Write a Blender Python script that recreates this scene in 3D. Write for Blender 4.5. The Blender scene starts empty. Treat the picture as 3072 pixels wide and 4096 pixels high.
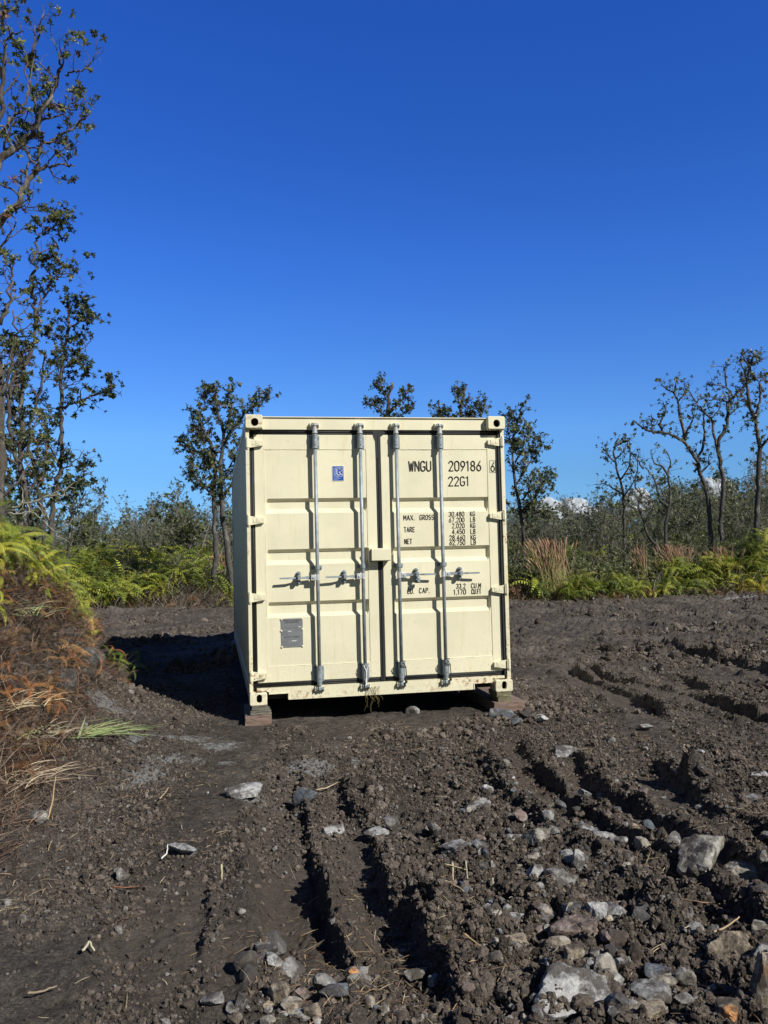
import bpy, bmesh, math, random
import numpy as np
from mathutils import Vector, Matrix

# ------------------------------------------------------------------ camera, sky, sun, exposure
scene = bpy.context.scene
COL = scene.collection
CAM = np.array([-1.508, -7.776, 1.3446])
YAW, PIT, ROL, FPX = -0.19503, 0.04455, 0.02354, 3458.2

def _basis():
    ca, sa, cb, sb, cc, sc = math.cos(YAW), math.sin(YAW), math.cos(PIT), math.sin(PIT), math.cos(ROL), math.sin(ROL)
    y = np.array([[ca, -sa, 0], [sa, ca, 0], [0, 0, 1]])
    p = np.array([[1, 0, 0], [0, cb, -sb], [0, sb, cb]])
    r = np.array([[cc, 0, sc], [0, 1, 0], [-sc, 0, cc]])
    return y @ p @ r
MB3 = _basis()
RIGHT, FWD, UP = MB3[:, 0], MB3[:, 1], MB3[:, 2]
cd = bpy.data.cameras.new('camera'); cam = bpy.data.objects.new('camera', cd); COL.objects.link(cam)
m = Matrix.Identity(4)
for i in range(3):
    m[i][0], m[i][1], m[i][2], m[i][3] = RIGHT[i], UP[i], -FWD[i], CAM[i]
cam.matrix_world = m
cd.sensor_fit = 'VERTICAL'; cd.sensor_height = 32.0; cd.sensor_width = 24.0
cd.lens = FPX / 4096 * 32.0
cd.clip_start = 0.05; cd.clip_end = 12000
scene.camera = cam

SUN_AZ, SUN_EL = math.radians(37), math.radians(37)     # azimuth from -y towards +x
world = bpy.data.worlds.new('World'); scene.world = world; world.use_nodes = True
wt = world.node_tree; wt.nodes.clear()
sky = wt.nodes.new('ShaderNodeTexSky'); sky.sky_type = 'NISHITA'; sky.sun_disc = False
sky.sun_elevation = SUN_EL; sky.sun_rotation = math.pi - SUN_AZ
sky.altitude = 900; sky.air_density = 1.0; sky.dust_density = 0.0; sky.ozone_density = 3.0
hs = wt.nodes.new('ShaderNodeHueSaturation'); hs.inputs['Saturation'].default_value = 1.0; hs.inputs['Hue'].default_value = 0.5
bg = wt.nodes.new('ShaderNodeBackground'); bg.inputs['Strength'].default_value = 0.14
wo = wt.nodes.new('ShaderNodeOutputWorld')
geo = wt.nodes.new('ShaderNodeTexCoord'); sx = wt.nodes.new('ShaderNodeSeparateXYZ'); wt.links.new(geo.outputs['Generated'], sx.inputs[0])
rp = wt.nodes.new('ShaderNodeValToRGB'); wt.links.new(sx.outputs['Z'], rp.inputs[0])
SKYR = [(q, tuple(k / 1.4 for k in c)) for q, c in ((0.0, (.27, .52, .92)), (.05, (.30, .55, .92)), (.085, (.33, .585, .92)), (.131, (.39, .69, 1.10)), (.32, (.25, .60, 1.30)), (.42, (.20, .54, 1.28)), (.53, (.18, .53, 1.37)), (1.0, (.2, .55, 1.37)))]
while len(rp.color_ramp.elements) < len(SKYR): rp.color_ramp.elements.new(.5)
for e, (q, c) in zip(rp.color_ramp.elements, SKYR): e.position = q; e.color = (*c, 1)
mm = wt.nodes.new('ShaderNodeMix'); mm.data_type = 'RGBA'; mm.blend_type = 'MULTIPLY'; mm.inputs[0].default_value = 1.0
# blue tint ahead; unseen sky overhead and sunward greyed and dimmed to neutralise shadow fill
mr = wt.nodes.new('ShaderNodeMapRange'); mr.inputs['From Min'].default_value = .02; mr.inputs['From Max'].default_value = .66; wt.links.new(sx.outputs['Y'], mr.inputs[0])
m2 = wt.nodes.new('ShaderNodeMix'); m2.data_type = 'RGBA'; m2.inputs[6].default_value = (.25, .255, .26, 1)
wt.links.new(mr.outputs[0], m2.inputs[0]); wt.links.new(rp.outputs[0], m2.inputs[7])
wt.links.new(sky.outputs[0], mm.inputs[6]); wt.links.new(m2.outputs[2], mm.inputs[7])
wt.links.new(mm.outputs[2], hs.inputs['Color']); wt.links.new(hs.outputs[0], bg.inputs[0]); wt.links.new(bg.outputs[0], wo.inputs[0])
sd = bpy.data.lights.new('sun', 'SUN'); sun = bpy.data.objects.new('sun', sd); COL.objects.link(sun)
sd.energy = 4.7; sd.angle = math.radians(0.5); sd.color = (1.0, 0.955, 0.86)
sv = Vector((math.sin(SUN_AZ) * math.cos(SUN_EL), -math.cos(SUN_AZ) * math.cos(SUN_EL), math.sin(SUN_EL)))
sun.rotation_euler = sv.to_track_quat('Z', 'Y').to_euler(); sun.location = sv * 50
scene.view_settings.view_transform = 'Standard'; scene.view_settings.look = 'None'
scene.view_settings.exposure = 0.32; scene.view_settings.gamma = 1.0
scene.view_settings.use_curve_mapping = False

def at(u, v, z=-0.18):
    d = MB3 @ np.array([(u - 1536) / FPX, 1, -(v - 2048) / FPX]); t = (z - CAM[2]) / d[2]
    return CAM + t * d
def ray(u, v, d):
    return CAM + d * (MB3 @ np.array([(u - 1536) / FPX, 1, -(v - 2048) / FPX]))

# ------------------------------------------------------------------ mesh helpers
class MB:
    def __init__(s): s.v = []; s.f = []; s.c = []; s.n = 0
    def add(s, v, faces, col=(1, 1, 1)):
        v = np.asarray(v, float).reshape(-1, 3)
        for f in (faces if isinstance(faces, (list, tuple)) and len(faces) and isinstance(faces[0], np.ndarray) else [faces]):
            f = np.asarray(f, int)
            if f.size: s.f.append(f + s.n)
        c = np.asarray(col, float)
        if c.ndim == 1: c = np.tile(c[:3], (len(v), 1))
        s.v.append(v); s.c.append(c); s.n += len(v); return s
    def arrays(s):
        return np.concatenate(s.v), s.f, np.concatenate(s.c)
    def build(s, name, mat, parent=None, smooth=False, color=True, origin=None):
        v = np.concatenate(s.v); c = np.concatenate(s.c)
        if origin is not None: v = v - np.asarray(origin)
        loops = np.concatenate([f.ravel() for f in s.f]).astype(np.int32)
        tot = np.concatenate([np.full(len(f), f.shape[1]) for f in s.f]).astype(np.int32)
        st = np.concatenate([[0], np.cumsum(tot)[:-1]]).astype(np.int32)
        me = bpy.data.meshes.new(name)
        me.vertices.add(len(v)); me.vertices.foreach_set('co', v.astype(np.float32).ravel())
        me.loops.add(len(loops)); me.loops.foreach_set('vertex_index', loops)
        me.polygons.add(len(tot)); me.polygons.foreach_set('loop_start', st); me.polygons.foreach_set('loop_total', tot)
        me.polygons.foreach_set('use_smooth', np.full(len(tot), bool(smooth)))
        me.update(calc_edges=True)
        if color:
            a = me.color_attributes.new('tint', 'FLOAT_COLOR', 'POINT')
            a.data.foreach_set('color', np.hstack([c, np.ones((len(c), 1))]).astype(np.float32).ravel())
        if mat: me.materials.append(mat)
        o = bpy.data.objects.new(name, me); COL.objects.link(o)
        if origin is not None: o.location = Vector(origin)
        if parent: o.parent = parent
        return o
    # simple solids ------------------------------------------------
    def box(s, x0, x1, y0, y1, z0, z1, b=0.0, col=(1, 1, 1)):
        if x0 > x1: x0, x1 = x1, x0
        if b <= 0:
            v = [(x, y, z) for x in (x0, x1) for y in (y0, y1) for z in (z0, z1)]
            f = np.array([[0, 1, 3, 2], [4, 6, 7, 5], [0, 4, 5, 1], [2, 3, 7, 6], [0, 2, 6, 4], [1, 5, 7, 3]])
            return s.add(v, f, col)
        bm = bmesh.new(); bmesh.ops.create_cube(bm, size=1)
        for q in bm.verts:
            q.co.x = x0 + (q.co.x + .5) * (x1 - x0); q.co.y = y0 + (q.co.y + .5) * (y1 - y0); q.co.z = z0 + (q.co.z + .5) * (z1 - z0)
        bmesh.ops.bevel(bm, geom=bm.edges[:], offset=b, segments=2, profile=.5, affect='EDGES')
        s.frombm(bm, col); return s
    def frombm(s, bm, col=(1, 1, 1)):
        bmesh.ops.triangulate(bm, faces=bm.faces[:])
        bm.verts.index_update()
        v = np.array([q.co[:] for q in bm.verts]); f = np.array([[q.index for q in p.verts] for p in bm.faces])
        s.add(v, f, col); bm.free()
    def tube(s, pts, rad, n=6, col=(1, 1, 1), caps=True):
        v, f = tube_arr(pts, rad, n)
        s.add(v, f, col)
        if caps and n > 3:
            b = s.n - len(v)
            s.f.append(np.array([[b + n - 1 - i for i in range(n)]])); s.f.append(np.array([[s.n - n + i for i in range(n)]]))
        return s
    def cyl(s, p0, p1, r, n=16, col=(1, 1, 1)): return s.tube(np.array([p0, p1], float), r, n, col)
    def prism(s, poly, y0, y1, col=(1, 1, 1)):        # outline in x,z (counter clockwise seen from -y) extruded along y
        n = len(poly); v = [(x, y0, z) for x, z in poly] + [(x, y1, z) for x, z in poly]
        s.add(v, np.array([[i, (i + 1) % n, n + (i + 1) % n, n + i] for i in range(n)])[:, ::-1], col)
        b = s.n - 2 * n
        s.f.append(np.array([[b + i for i in range(n)]])); s.f.append(np.array([[b + 2 * n - 1 - i for i in range(n)]])); return s

def tube_arr(pts, rad, n):
    p = np.asarray(pts, float); k = len(p); rad = np.broadcast_to(np.asarray(rad, float), (k,))
    t = np.gradient(p, axis=0); t /= np.linalg.norm(t, axis=1)[:, None] + 1e-9
    a = np.array([0, 0, 1.]) if abs(t[0][2]) < .8 else np.array([1., 0, 0])
    u = np.cross(t, a); u /= np.linalg.norm(u, axis=1)[:, None] + 1e-9
    w = np.cross(t, u)
    th = np.arange(n) / n * 2 * math.pi
    v = p[:, None, :] + rad[:, None, None] * (np.cos(th)[None, :, None] * u[:, None, :] + np.sin(th)[None, :, None] * w[:, None, :])
    i = np.arange(k - 1)[:, None] * n; j = np.arange(n)[None, :]; j2 = (j + 1) % n
    f = np.stack([i + j, i + j2, i + n + j2, i + n + j], -1).reshape(-1, 4)
    return v.reshape(-1, 3), f

def join_copies(mb, tmpl, R, T, tint=None):
    """tmpl=(v,[faces],c); R (n,3,3); T (n,3); tint (n,3) multiplies colours"""
    v, fs, c = tmpl; n = len(T)
    V = np.einsum('nij,kj->nki', R, v) + T[:, None, :]
    C = np.tile(c[None], (n, 1, 1))
    if tint is not None: C = C * tint[:, None, :]
    off = (np.arange(n) * len(v))[:, None, None]
    mb.add(V.reshape(-1, 3), [(f[None] + off).reshape(-1, f.shape[1]) for f in fs], C.reshape(-1, 3))

def rotmats(rng, n, tilt=0.3, scale=(1, 1)):
    a = rng.uniform(0, 2 * math.pi, n); b = rng.normal(0, tilt, n); g = rng.normal(0, tilt, n)
    ca, sa, cb, sb, cg, sg = np.cos(a), np.sin(a), np.cos(b), np.sin(b), np.cos(g), np.sin(g)
    z, o = np.zeros(n), np.ones(n)
    A = np.stack([np.stack([ca, -sa, z], -1), np.stack([sa, ca, z], -1), np.stack([z, z, o], -1)], 1)
    B = np.stack([np.stack([o, z, z], -1), np.stack([z, cb, -sb], -1), np.stack([z, sb, cb], -1)], 1)
    G = np.stack([np.stack([cg, z, sg], -1), np.stack([z, o, z], -1), np.stack([-sg, z, cg], -1)], 1)
    return (B @ G @ A) * rng.uniform(scale[0], scale[1], n)[:, None, None]

def frames(dirs, rng, scale):
    """rotation matrices whose local z is along dirs"""
    d = dirs / (np.linalg.norm(dirs, axis=1)[:, None] + 1e-9)
    r = rng.normal(size=d.shape); x = np.cross(r, d); x /= np.linalg.norm(x, axis=1)[:, None] + 1e-9
    y = np.cross(d, x)
    return np.stack([x, y, d], -1) * np.asarray(scale).reshape(-1, 1, 1)

def empty(name, loc, label=None, cat=None, group=None):
    o = bpy.data.objects.new(name, None); COL.objects.link(o); o.location = Vector([float(q) for q in loc]); o.empty_display_size = .2
    tag(o, label, cat, group); return o
def tag(o, label=None, cat=None, group=None, kind=None):
    if label: o['label'] = label
    if cat: o['category'] = cat
    if group: o['group'] = group
    if kind: o['kind'] = kind
    return o

# ------------------------------------------------------------------ noise
def _h(ix, iy, s):
    n = (ix.astype(np.int64) * 374761393 + iy.astype(np.int64) * 668265263 + s * 974634777) & 0xffffffff
    n = ((n ^ (n >> 13)) * 1274126177) & 0xffffffff
    n = (n ^ (n >> 16)); n = (n * 2246822519) & 0xffffffff; n = n ^ (n >> 15)
    return (n & 0xffffff) / float(0xffffff)
def vnoise(x, y, s=0):
    ix, iy = np.floor(x), np.floor(y); fx, fy = x - ix, y - iy
    fx = fx * fx * fx * (fx * (fx * 6 - 15) + 10); fy = fy * fy * fy * (fy * (fy * 6 - 15) + 10)
    a, b, c, d = _h(ix, iy, s), _h(ix + 1, iy, s), _h(ix, iy + 1, s), _h(ix + 1, iy + 1, s)
    return (a + (b - a) * fx) * (1 - fy) + (c + (d - c) * fx) * fy - .5
def fbm(x, y, s=0, o=4):
    r = 0; a = 1.
    for i in range(o): r = r + a * vnoise(x * 2 ** i + 13.7 * i, y * 2 ** i - 7.1 * i, s + i); a *= .5
    return r
def clods(x, y, cell, s, keep=.7):
    """domed lumps on a jittered grid: 0..1"""
    X, Y = x / cell, y / cell; ix, iy = np.floor(X), np.floor(Y); out = np.zeros_like(X)
    for dx in (-1, 0, 1):
        for dy in (-1, 0, 1):
            a, b = ix + dx, iy + dy
            px = a + .5 + (_h(a, b, s) - .5) * .9; py = b + .5 + (_h(a, b, s + 1) - .5) * .9
            r = .28 + .42 * _h(a, b, s + 2); k = _h(a, b, s + 3)
            e = .6 + .8 * _h(a, b, s + 4)
            d2 = (((X - px) * e) ** 2 + ((Y - py) / e) ** 2) / (r * r)
            hh = np.where(k < keep, np.sqrt(np.clip(1 - d2, 0, 1)) * r * 1.5, 0)
            out = np.maximum(out, hh)
    return out
def sstep(a, b, x):
    t = np.clip((x - a) / (b - a), 0, 1); return t * t * (3 - 2 * t)
def polydist(x, y, pts):
    """signed distance to a polyline (positive on the right of its direction) and arclength"""
    best = np.full(x.shape, 1e9); sg = np.zeros(x.shape); sl = np.zeros(x.shape); acc = 0
    for (ax, ay), (bx, by) in zip(pts[:-1], pts[1:]):
        dx, dy = bx - ax, by - ay; L = math.hypot(dx, dy)
        t = np.clip(((x - ax) * dx + (y - ay) * dy) / (L * L), 0, 1)
        d = np.hypot(x - ax - t * dx, y - ay - t * dy)
        c = ((x - ax) * dy - (y - ay) * dx)
        k = d < best; best = np.where(k, d, best); sg = np.where(k, np.sign(c), sg); sl = np.where(k, acc + t * L, sl); acc += L
    return best * sg, sl, acc

# ------------------------------------------------------------------ materials
def mat_new(name):
    mt = bpy.data.materials.new(name); mt.use_nodes = True; nt = mt.node_tree
    return mt, nt, nt.nodes['Principled BSDF'], nt.nodes, nt.links
def N(nt, t, **kw):
    n = nt.nodes.new(t)
    for k, v in kw.items():
        if k in ('operation', 'blend_type', 'data_type', 'feature', 'attribute_name', 'distance', 'noise_dimensions', 'interpolation_type'): setattr(n, k, v)
        else: n.inputs[k].default_value = v
    return n
def noise(nt, scale, detail=4, rough=.55, vec=None, stretch=None):
    n = N(nt, 'ShaderNodeTexNoise', Scale=scale, Detail=detail, Roughness=rough)
    tc = nt.nodes.new('ShaderNodeTexCoord'); src = tc.outputs['Object']
    if stretch:
        mp = nt.nodes.new('ShaderNodeMapping'); mp.inputs['Scale'].default_value = stretch; nt.links.new(src, mp.inputs[0]); src = mp.outputs[0]
    nt.links.new(src, n.inputs['Vector']); return n.outputs['Fac']
def ramp(nt, fac, stops):
    r = nt.nodes.new('ShaderNodeValToRGB'); e = r.color_ramp.elements
    while len(e) < len(stops): e.new(.5)
    for q, (p, c) in zip(e, stops):
        q.position = p; q.color = (*c, 1) if len(c) == 3 else c
    nt.links.new(fac, r.inputs[0]); return r.outputs[0]
def mixc(nt, fac, a, b, bt='MIX'):
    n = nt.nodes.new('ShaderNodeMix'); n.data_type = 'RGBA'; n.blend_type = bt
    for s, v in ((n.inputs[0], fac), (n.inputs[6], a), (n.inputs[7], b)):
        if isinstance(v, (int, float)): s.default_value = v
        elif isinstance(v, tuple): s.default_value = (*v, 1)
        else: nt.links.new(v, s)
    return n.outputs[2]
def math_(nt, op, a, b=0.0):
    n = nt.nodes.new('ShaderNodeMath'); n.operation = op
    for s, v in ((n.inputs[0], a), (n.inputs[1], b)):
        if isinstance(v, (int, float)): s.default_value = v
        else: nt.links.new(v, s)
    return n.outputs[0]
def bump(nt, p, h, strength=.5, dist=.01):
    b = N(nt, 'ShaderNodeBump', Strength=strength, Distance=dist); nt.links.new(h, b.inputs['Height']); nt.links.new(b.outputs[0], p.inputs['Normal'])
def attr(nt, name='tint'):
    a = nt.nodes.new('ShaderNodeAttribute'); a.attribute_name = name; return a

def m_paint(name, base, rustiness=.5, streak=1.0):
    mt, nt, p, nd, lk = mat_new(name)
    blotch = ramp(nt, noise(nt, 2.2, 5, .6), [(.35, tuple(c * .93 for c in base)), (.65, tuple(min(1, c * 1.04) for c in base))])
    st = ramp(nt, noise(nt, 3.0, 4, .6, stretch=(5, 5, .55)), [(.60, (0, 0, 0)), (.78, (1, 1, 1))])
    c1 = mixc(nt, math_(nt, 'MULTIPLY', st, .42 * streak), blotch, (base[0] * .80, base[1] * .68, base[2] * .42))
    dirt = ramp(nt, noise(nt, 9, 8, .72), [(.60, (0, 0, 0)), (.72, (1, 1, 1))])
    c2 = mixc(nt, math_(nt, 'MULTIPLY', dirt, .28 * rustiness), c1, (.33, .27, .15))
    rm = ramp(nt, noise(nt, 26, 8, .7), [(.665 - .12 * rustiness, (0, 0, 0)), (.70 - .09 * rustiness, (1, 1, 1))])
    big = ramp(nt, noise(nt, 1.7, 3, .6), [(.45, (0, 0, 0)), (.62, (1, 1, 1))])
    rust = math_(nt, 'MULTIPLY', math_(nt, 'MULTIPLY', rm, big), min(1, .35 + rustiness * .5))
    c3 = mixc(nt, rust, c2, (.26, .105, .035))
    # drips and splashes low down, thin runs under the seams
    tc = nd.new('ShaderNodeTexCoord'); sz = nd.new('ShaderNodeSeparateXYZ'); lk.new(tc.outputs['Object'], sz.inputs[0])
    low = nd.new('ShaderNodeMapRange'); low.inputs['From Min'].default_value = .55; low.inputs['From Max'].default_value = .05; lk.new(sz.outputs['Z'], low.inputs[0])
    spl = ramp(nt, noise(nt, 38, 8, .75), [(.52, (0, 0, 0)), (.64, (1, 1, 1))])
    c3 = mixc(nt, math_(nt, 'MULTIPLY', math_(nt, 'MULTIPLY', spl, low.outputs[0]), .42), c3, (.30, .235, .13))
    drip = ramp(nt, noise(nt, 9.0, 5, .65, stretch=(3.2, 3.2, .22)), [(.60, (0, 0, 0)), (.74, (1, 1, 1))])
    c3 = mixc(nt, math_(nt, 'MULTIPLY', drip, .30), c3, (.36, .29, .14))
    fleck = ramp(nt, noise(nt, 75, 4, .8), [(.735, (0, 0, 0)), (.76, (1, 1, 1))])
    c3 = mixc(nt, math_(nt, 'MULTIPLY', fleck, .6), c3, (.12, .075, .04))
    lk.new(c3, p.inputs['Base Color']); p.inputs['Roughness'].default_value = .48
    p.inputs['Specular IOR Level'].default_value = .35
    bump(nt, p, noise(nt, 60, 3), .08, .003)
    return mt
CREAM = (.69, .655, .485)
M = {}
M['paint'] = m_paint('cream_paint', CREAM, .35)
M['paint_rust'] = m_paint('cream_paint_rusty', CREAM, 1.25, 1.2)
M['paint_side'] = m_paint('cream_paint_side', CREAM, .6)

def m_simple(name, base, rough=.6, metal=0.0, var=.15, scale=20, bmp=.1, bd=.004, spec=.5):
    mt, nt, p, nd, lk = mat_new(name)
    c = ramp(nt, noise(nt, scale, 5, .6), [(.3, tuple(x * (1 - var) for x in base)), (.7, tuple(min(1, x * (1 + var)) for x in base))])
    lk.new(c, p.inputs['Base Color']); p.inputs['Roughness'].default_value = rough; p.inputs['Metallic'].default_value = metal
    p.inputs['Specular IOR Level'].default_value = spec
    if bmp: bump(nt, p, noise(nt, scale * 3, 4), bmp, bd)
    return mt
M['galv'] = m_simple('galvanised_steel', (.26, .30, .33), .5, .25, .28, 14, .1, .002)
M['galv_bright'] = m_simple('bright_zinc', (.50, .52, .53), .42, .3, .25, 30, .1, .002)
M['rubber'] = m_simple('black_rubber', (.010, .012, .014), .65, 0, .3, 12, .1, .003)
M['black'] = m_simple('stencil_black', (.018, .018, .018), .6, 0, .2, 30, 0)
M['hollow'] = m_simple('rusty_hollow', (.06, .03, .018), .9, 0, .5, 40, .3, .004)
M['under'] = m_simple('dark_underside', (.03, .028, .026), .9, 0, .4, 5, .2)
M['blue'] = m_simple('blue_decal', (.003, .062, .34), .45, 0, .08, 20, 0)
M['white'] = m_simple('white_decal', (.78, .80, .80), .5, 0, .05, 20, 0)
M['plate'] = m_simple('engraved_plate', (.20, .21, .225), .5, .3, .12, 25, .05)
M['plate_text'] = m_simple('plate_lettering', (.12, .125, .13), .6, 0, .1, 30, 0)
M['wire'] = m_simple('dark_wire', (.03, .03, .032), .5, .3, .2, 30, 0)

def m_wood(name, a, b, scale=1.0):
    mt, nt, p, nd, lk = mat_new(name)
    n1 = noise(nt, 5 * scale, 6, .65, stretch=(1, .6, 6)); n2 = noise(nt, 40 * scale, 4, .7)
    c = ramp(nt, n1, [(.3, a), (.7, b)]); c = mixc(nt, .35, c, ramp(nt, n2, [(.35, (.3, .3, .3)), (.7, (1, 1, 1))]), 'MULTIPLY')
    lk.new(c, p.inputs['Base Color']); p.inputs['Roughness'].default_value = .85; bump(nt, p, n2, .5, .006); return mt
M['wood_red'] = m_wood('reddish_timber', (.13, .085, .068), (.27, .19, .155))
M['wood_grey'] = m_wood('weathered_timber', (.09, .085, .07), (.22, .20, .16))
M['wood_green'] = m_wood('mossy_timber', (.10, .095, .05), (.26, .235, .14))

def m_soil():
    mt, nt, p, nd, lk = mat_new('dark_soil')
    a = attr(nt, 'tint')
    sep = nt.nodes.new('ShaderNodeSeparateColor'); lk.new(a.outputs['Color'], sep.inputs[0])     # r smooth track, g scraped bedrock, b litter
    base = ramp(nt, noise(nt, 1.1, 6, .65), [(.30, (.050, .044, .039)), (.52, (.097, .085, .075)), (.75, (.165, .146, .130))])
    grain = ramp(nt, noise(nt, 95, 5, .75), [(.34, (.45, .45, .45)), (.52, (1, 1, 1)), (.72, (1.7, 1.65, 1.6))])
    c = mixc(nt, 1.0, base, grain, 'MULTIPLY')
    mott = ramp(nt, noise(nt, 13, 6, .75), [(.36, (.55, .54, .54)), (.5, (1, 1, 1)), (.66, (1.45, 1.42, 1.38))])
    c = mixc(nt, 1.0, c, mott, 'MULTIPLY')
    c = mixc(nt, math_(nt, 'MULTIPLY', sep.outputs[0], .60), c, (.130, .108, .090))
    # pale fibres and crumbs lying in the soil
    fib = ramp(nt, noise(nt, 170, 3, .6, stretch=(1, .35, 1)), [(.66, (0, 0, 0)), (.71, (1, 1, 1))])
    c = mixc(nt, math_(nt, 'MULTIPLY', fib, math_(nt, 'ADD', .30, math_(nt, 'MULTIPLY', sep.outputs[2], .4))), c, (.26, .19, .12))
    rk = math_(nt, 'ADD', noise(nt, 9, 9, .82, stretch=(1, 3.4, 1)), math_(nt, 'MULTIPLY', sep.outputs[1], .30))
    rk = ramp(nt, rk, [(.735, (0, 0, 0)), (.765, (1, 1, 1))])
    rk2 = ramp(nt, noise(nt, 60, 5, .7), [(.3, (.14, .14, .14)), (.7, (.36, .37, .38))])
    c = mixc(nt, math_(nt, 'MULTIPLY', rk, .85), c, rk2)
    lit = ramp(nt, noise(nt, 14, 7, .75), [(.45, (0, 0, 0)), (.6, (1, 1, 1))])
    c = mixc(nt, math_(nt, 'MULTIPLY', lit, math_(nt, 'MULTIPLY', sep.outputs[2], .55)), c, (.11, .068, .045))
    lk.new(c, p.inputs['Base Color']); p.inputs['Roughness'].default_value = .95; p.inputs['Specular IOR Level'].default_value = .15
    h = math_(nt, 'ADD', noise(nt, 45, 6, .75), math_(nt, 'MULTIPLY', noise(nt, 190, 4, .7), .5))
    bump(nt, p, h, 1.0, .028)
    return mt
M['soil'] = m_soil()

def m_tint(name, rough=.7, transl=0.0, var=.25, scale=30, spec=.3, bmp=0.0, bd=.01):
    mt, nt, p, nd, lk = mat_new(name)
    a = attr(nt, 'tint'); n = ramp(nt, noise(nt, scale, 4, .65), [(.3, (1 - var,) * 3), (.7, (1 + var,) * 3)])
    c = mixc(nt, 1.0, a.outputs['Color'], n, 'MULTIPLY'); lk.new(c, p.inputs['Base Color'])
    p.inputs['Roughness'].default_value = rough; p.inputs['Specular IOR Level'].default_value = spec
    if bmp: bump(nt, p, noise(nt, scale * 1.5, 5, .7), bmp, bd)
    if transl:
        tr = nd.new('ShaderNodeBsdfTranslucent'); lk.new(mixc(nt, 1.0, c, (1.3, 1.35, .6), 'MULTIPLY'), tr.inputs[0])
        mx = nd.new('ShaderNodeMixShader'); mx.inputs[0].default_value = transl
        lk.new(p.outputs[0], mx.inputs[1]); lk.new(tr.outputs[0], mx.inputs[2]); lk.new(mx.outputs[0], nd['Material Output'].inputs[0])
    return mt
M['leaf'] = m_tint('glossy_leaf', .42, .22, .2, 6, .5)
M['fern'] = m_tint('fern_leaflet', .55, .35, .2, 5, .35)
M['dead'] = m_tint('dry_frond', .8, .15, .3, 12, .2)
M['straw'] = m_tint('straw', .75, .1, .2, 20, .3)
M['clod'] = m_tint('soil_clod', .95, 0, .45, 60, .12, .9, .02)
M['bark'] = None
def m_bark():
    mt, nt, p, nd, lk = mat_new('lichen_bark')
    a = attr(nt, 'tint')
    n = noise(nt, 7, 6, .7, stretch=(1, 1, .35))
    c = mixc(nt, 1.0, a.outputs['Color'], ramp(nt, noise(nt, 22, 5, .7), [(.3, (.5, .5, .5)), (.7, (1.5, 1.5, 1.5))]), 'MULTIPLY')
    c = mixc(nt, ramp(nt, n, [(.54, (0, 0, 0)), (.66, (.75, .75, .75))]), c, (.26, .25, .225))
    lk.new(c, p.inputs['Base Color']); p.inputs['Roughness'].default_value = .9; bump(nt, p, noise(nt, 40, 5, .7, stretch=(1, 1, .3)), .8, .02)
    return mt
M['bark'] = m_bark()
def m_rock():
    mt, nt, p, nd, lk = mat_new('basalt_rock')
    a = attr(nt, 'tint')
    oi = nt.nodes.new('ShaderNodeObjectInfo')
    off = nt.nodes.new('ShaderNodeVectorMath'); off.operation = 'SCALE'; off.inputs[0].default_value = (37, 51, 23); lk.new(oi.outputs['Random'], off.inputs['Scale'])
    def nz(sc, dt, rg, st=None):
        n = N(nt, 'ShaderNodeTexNoise', Scale=sc, Detail=dt, Roughness=rg); tc = nd.new('ShaderNodeTexCoord')
        ad = nd.new('ShaderNodeVectorMath'); ad.operation = 'ADD'; lk.new(tc.outputs['Object'], ad.inputs[0]); lk.new(off.outputs[0], ad.inputs[1])
        lk.new(ad.outputs[0], n.inputs['Vector']); return n.outputs['Fac']
    c = mixc(nt, 1.0, a.outputs['Color'], ramp(nt, nz(30, 7, .75), [(.3, (.45, .45, .45)), (.5, (1, 1, 1)), (.72, (1.5, 1.5, 1.5))]), 'MULTIPLY')
    sepa = nd.new('ShaderNodeSeparateColor'); lk.new(a.outputs['Color'], sepa.inputs[0])
    pale = ramp(nt, nz(11, 6, .7), [(.535, (0, 0, 0)), (.60, (1, 1, 1))])
    c = mixc(nt, math_(nt, 'MULTIPLY', pale, math_(nt, 'MULTIPLY', sepa.outputs[2], 2.6)), c, (.46, .46, .45))
    so = ramp(nt, nz(9, 7, .7), [(.47, (0, 0, 0)), (.56, (1, 1, 1))])
    c = mixc(nt, math_(nt, 'MULTIPLY', so, .85), c, (.05, .04, .034))
    vo = N(nt, 'ShaderNodeTexVoronoi', Scale=190); tc = nd.new('ShaderNodeTexCoord'); lk.new(tc.outputs['Object'], vo.inputs['Vector'])
    pit = ramp(nt, vo.outputs['Distance'], [(.12, (.35, .35, .35)), (.3, (1, 1, 1))])
    c = mixc(nt, .8, c, pit, 'MULTIPLY')
    lk.new(c, p.inputs['Base Color']); p.inputs['Roughness'].default_value = .85; p.inputs['Specular IOR Level'].default_value = .3
    bump(nt, p, nz(55, 7, .75), .8, .012); return mt
M['rock'] = m_rock()
mt, nt, p, nd, lk = mat_new('cloud_white'); p.inputs['Base Color'].default_value = (.40, .44, .50, 1); p.inputs['Roughness'].default_value = 1; p.inputs['Specular IOR Level'].default_value = 0
M['cloud'] = mt

# ------------------------------------------------------------------ terrain
def wpts(px, z=-.18): return [tuple(at(u, v, z)[:2]) for u, v in px]
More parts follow.
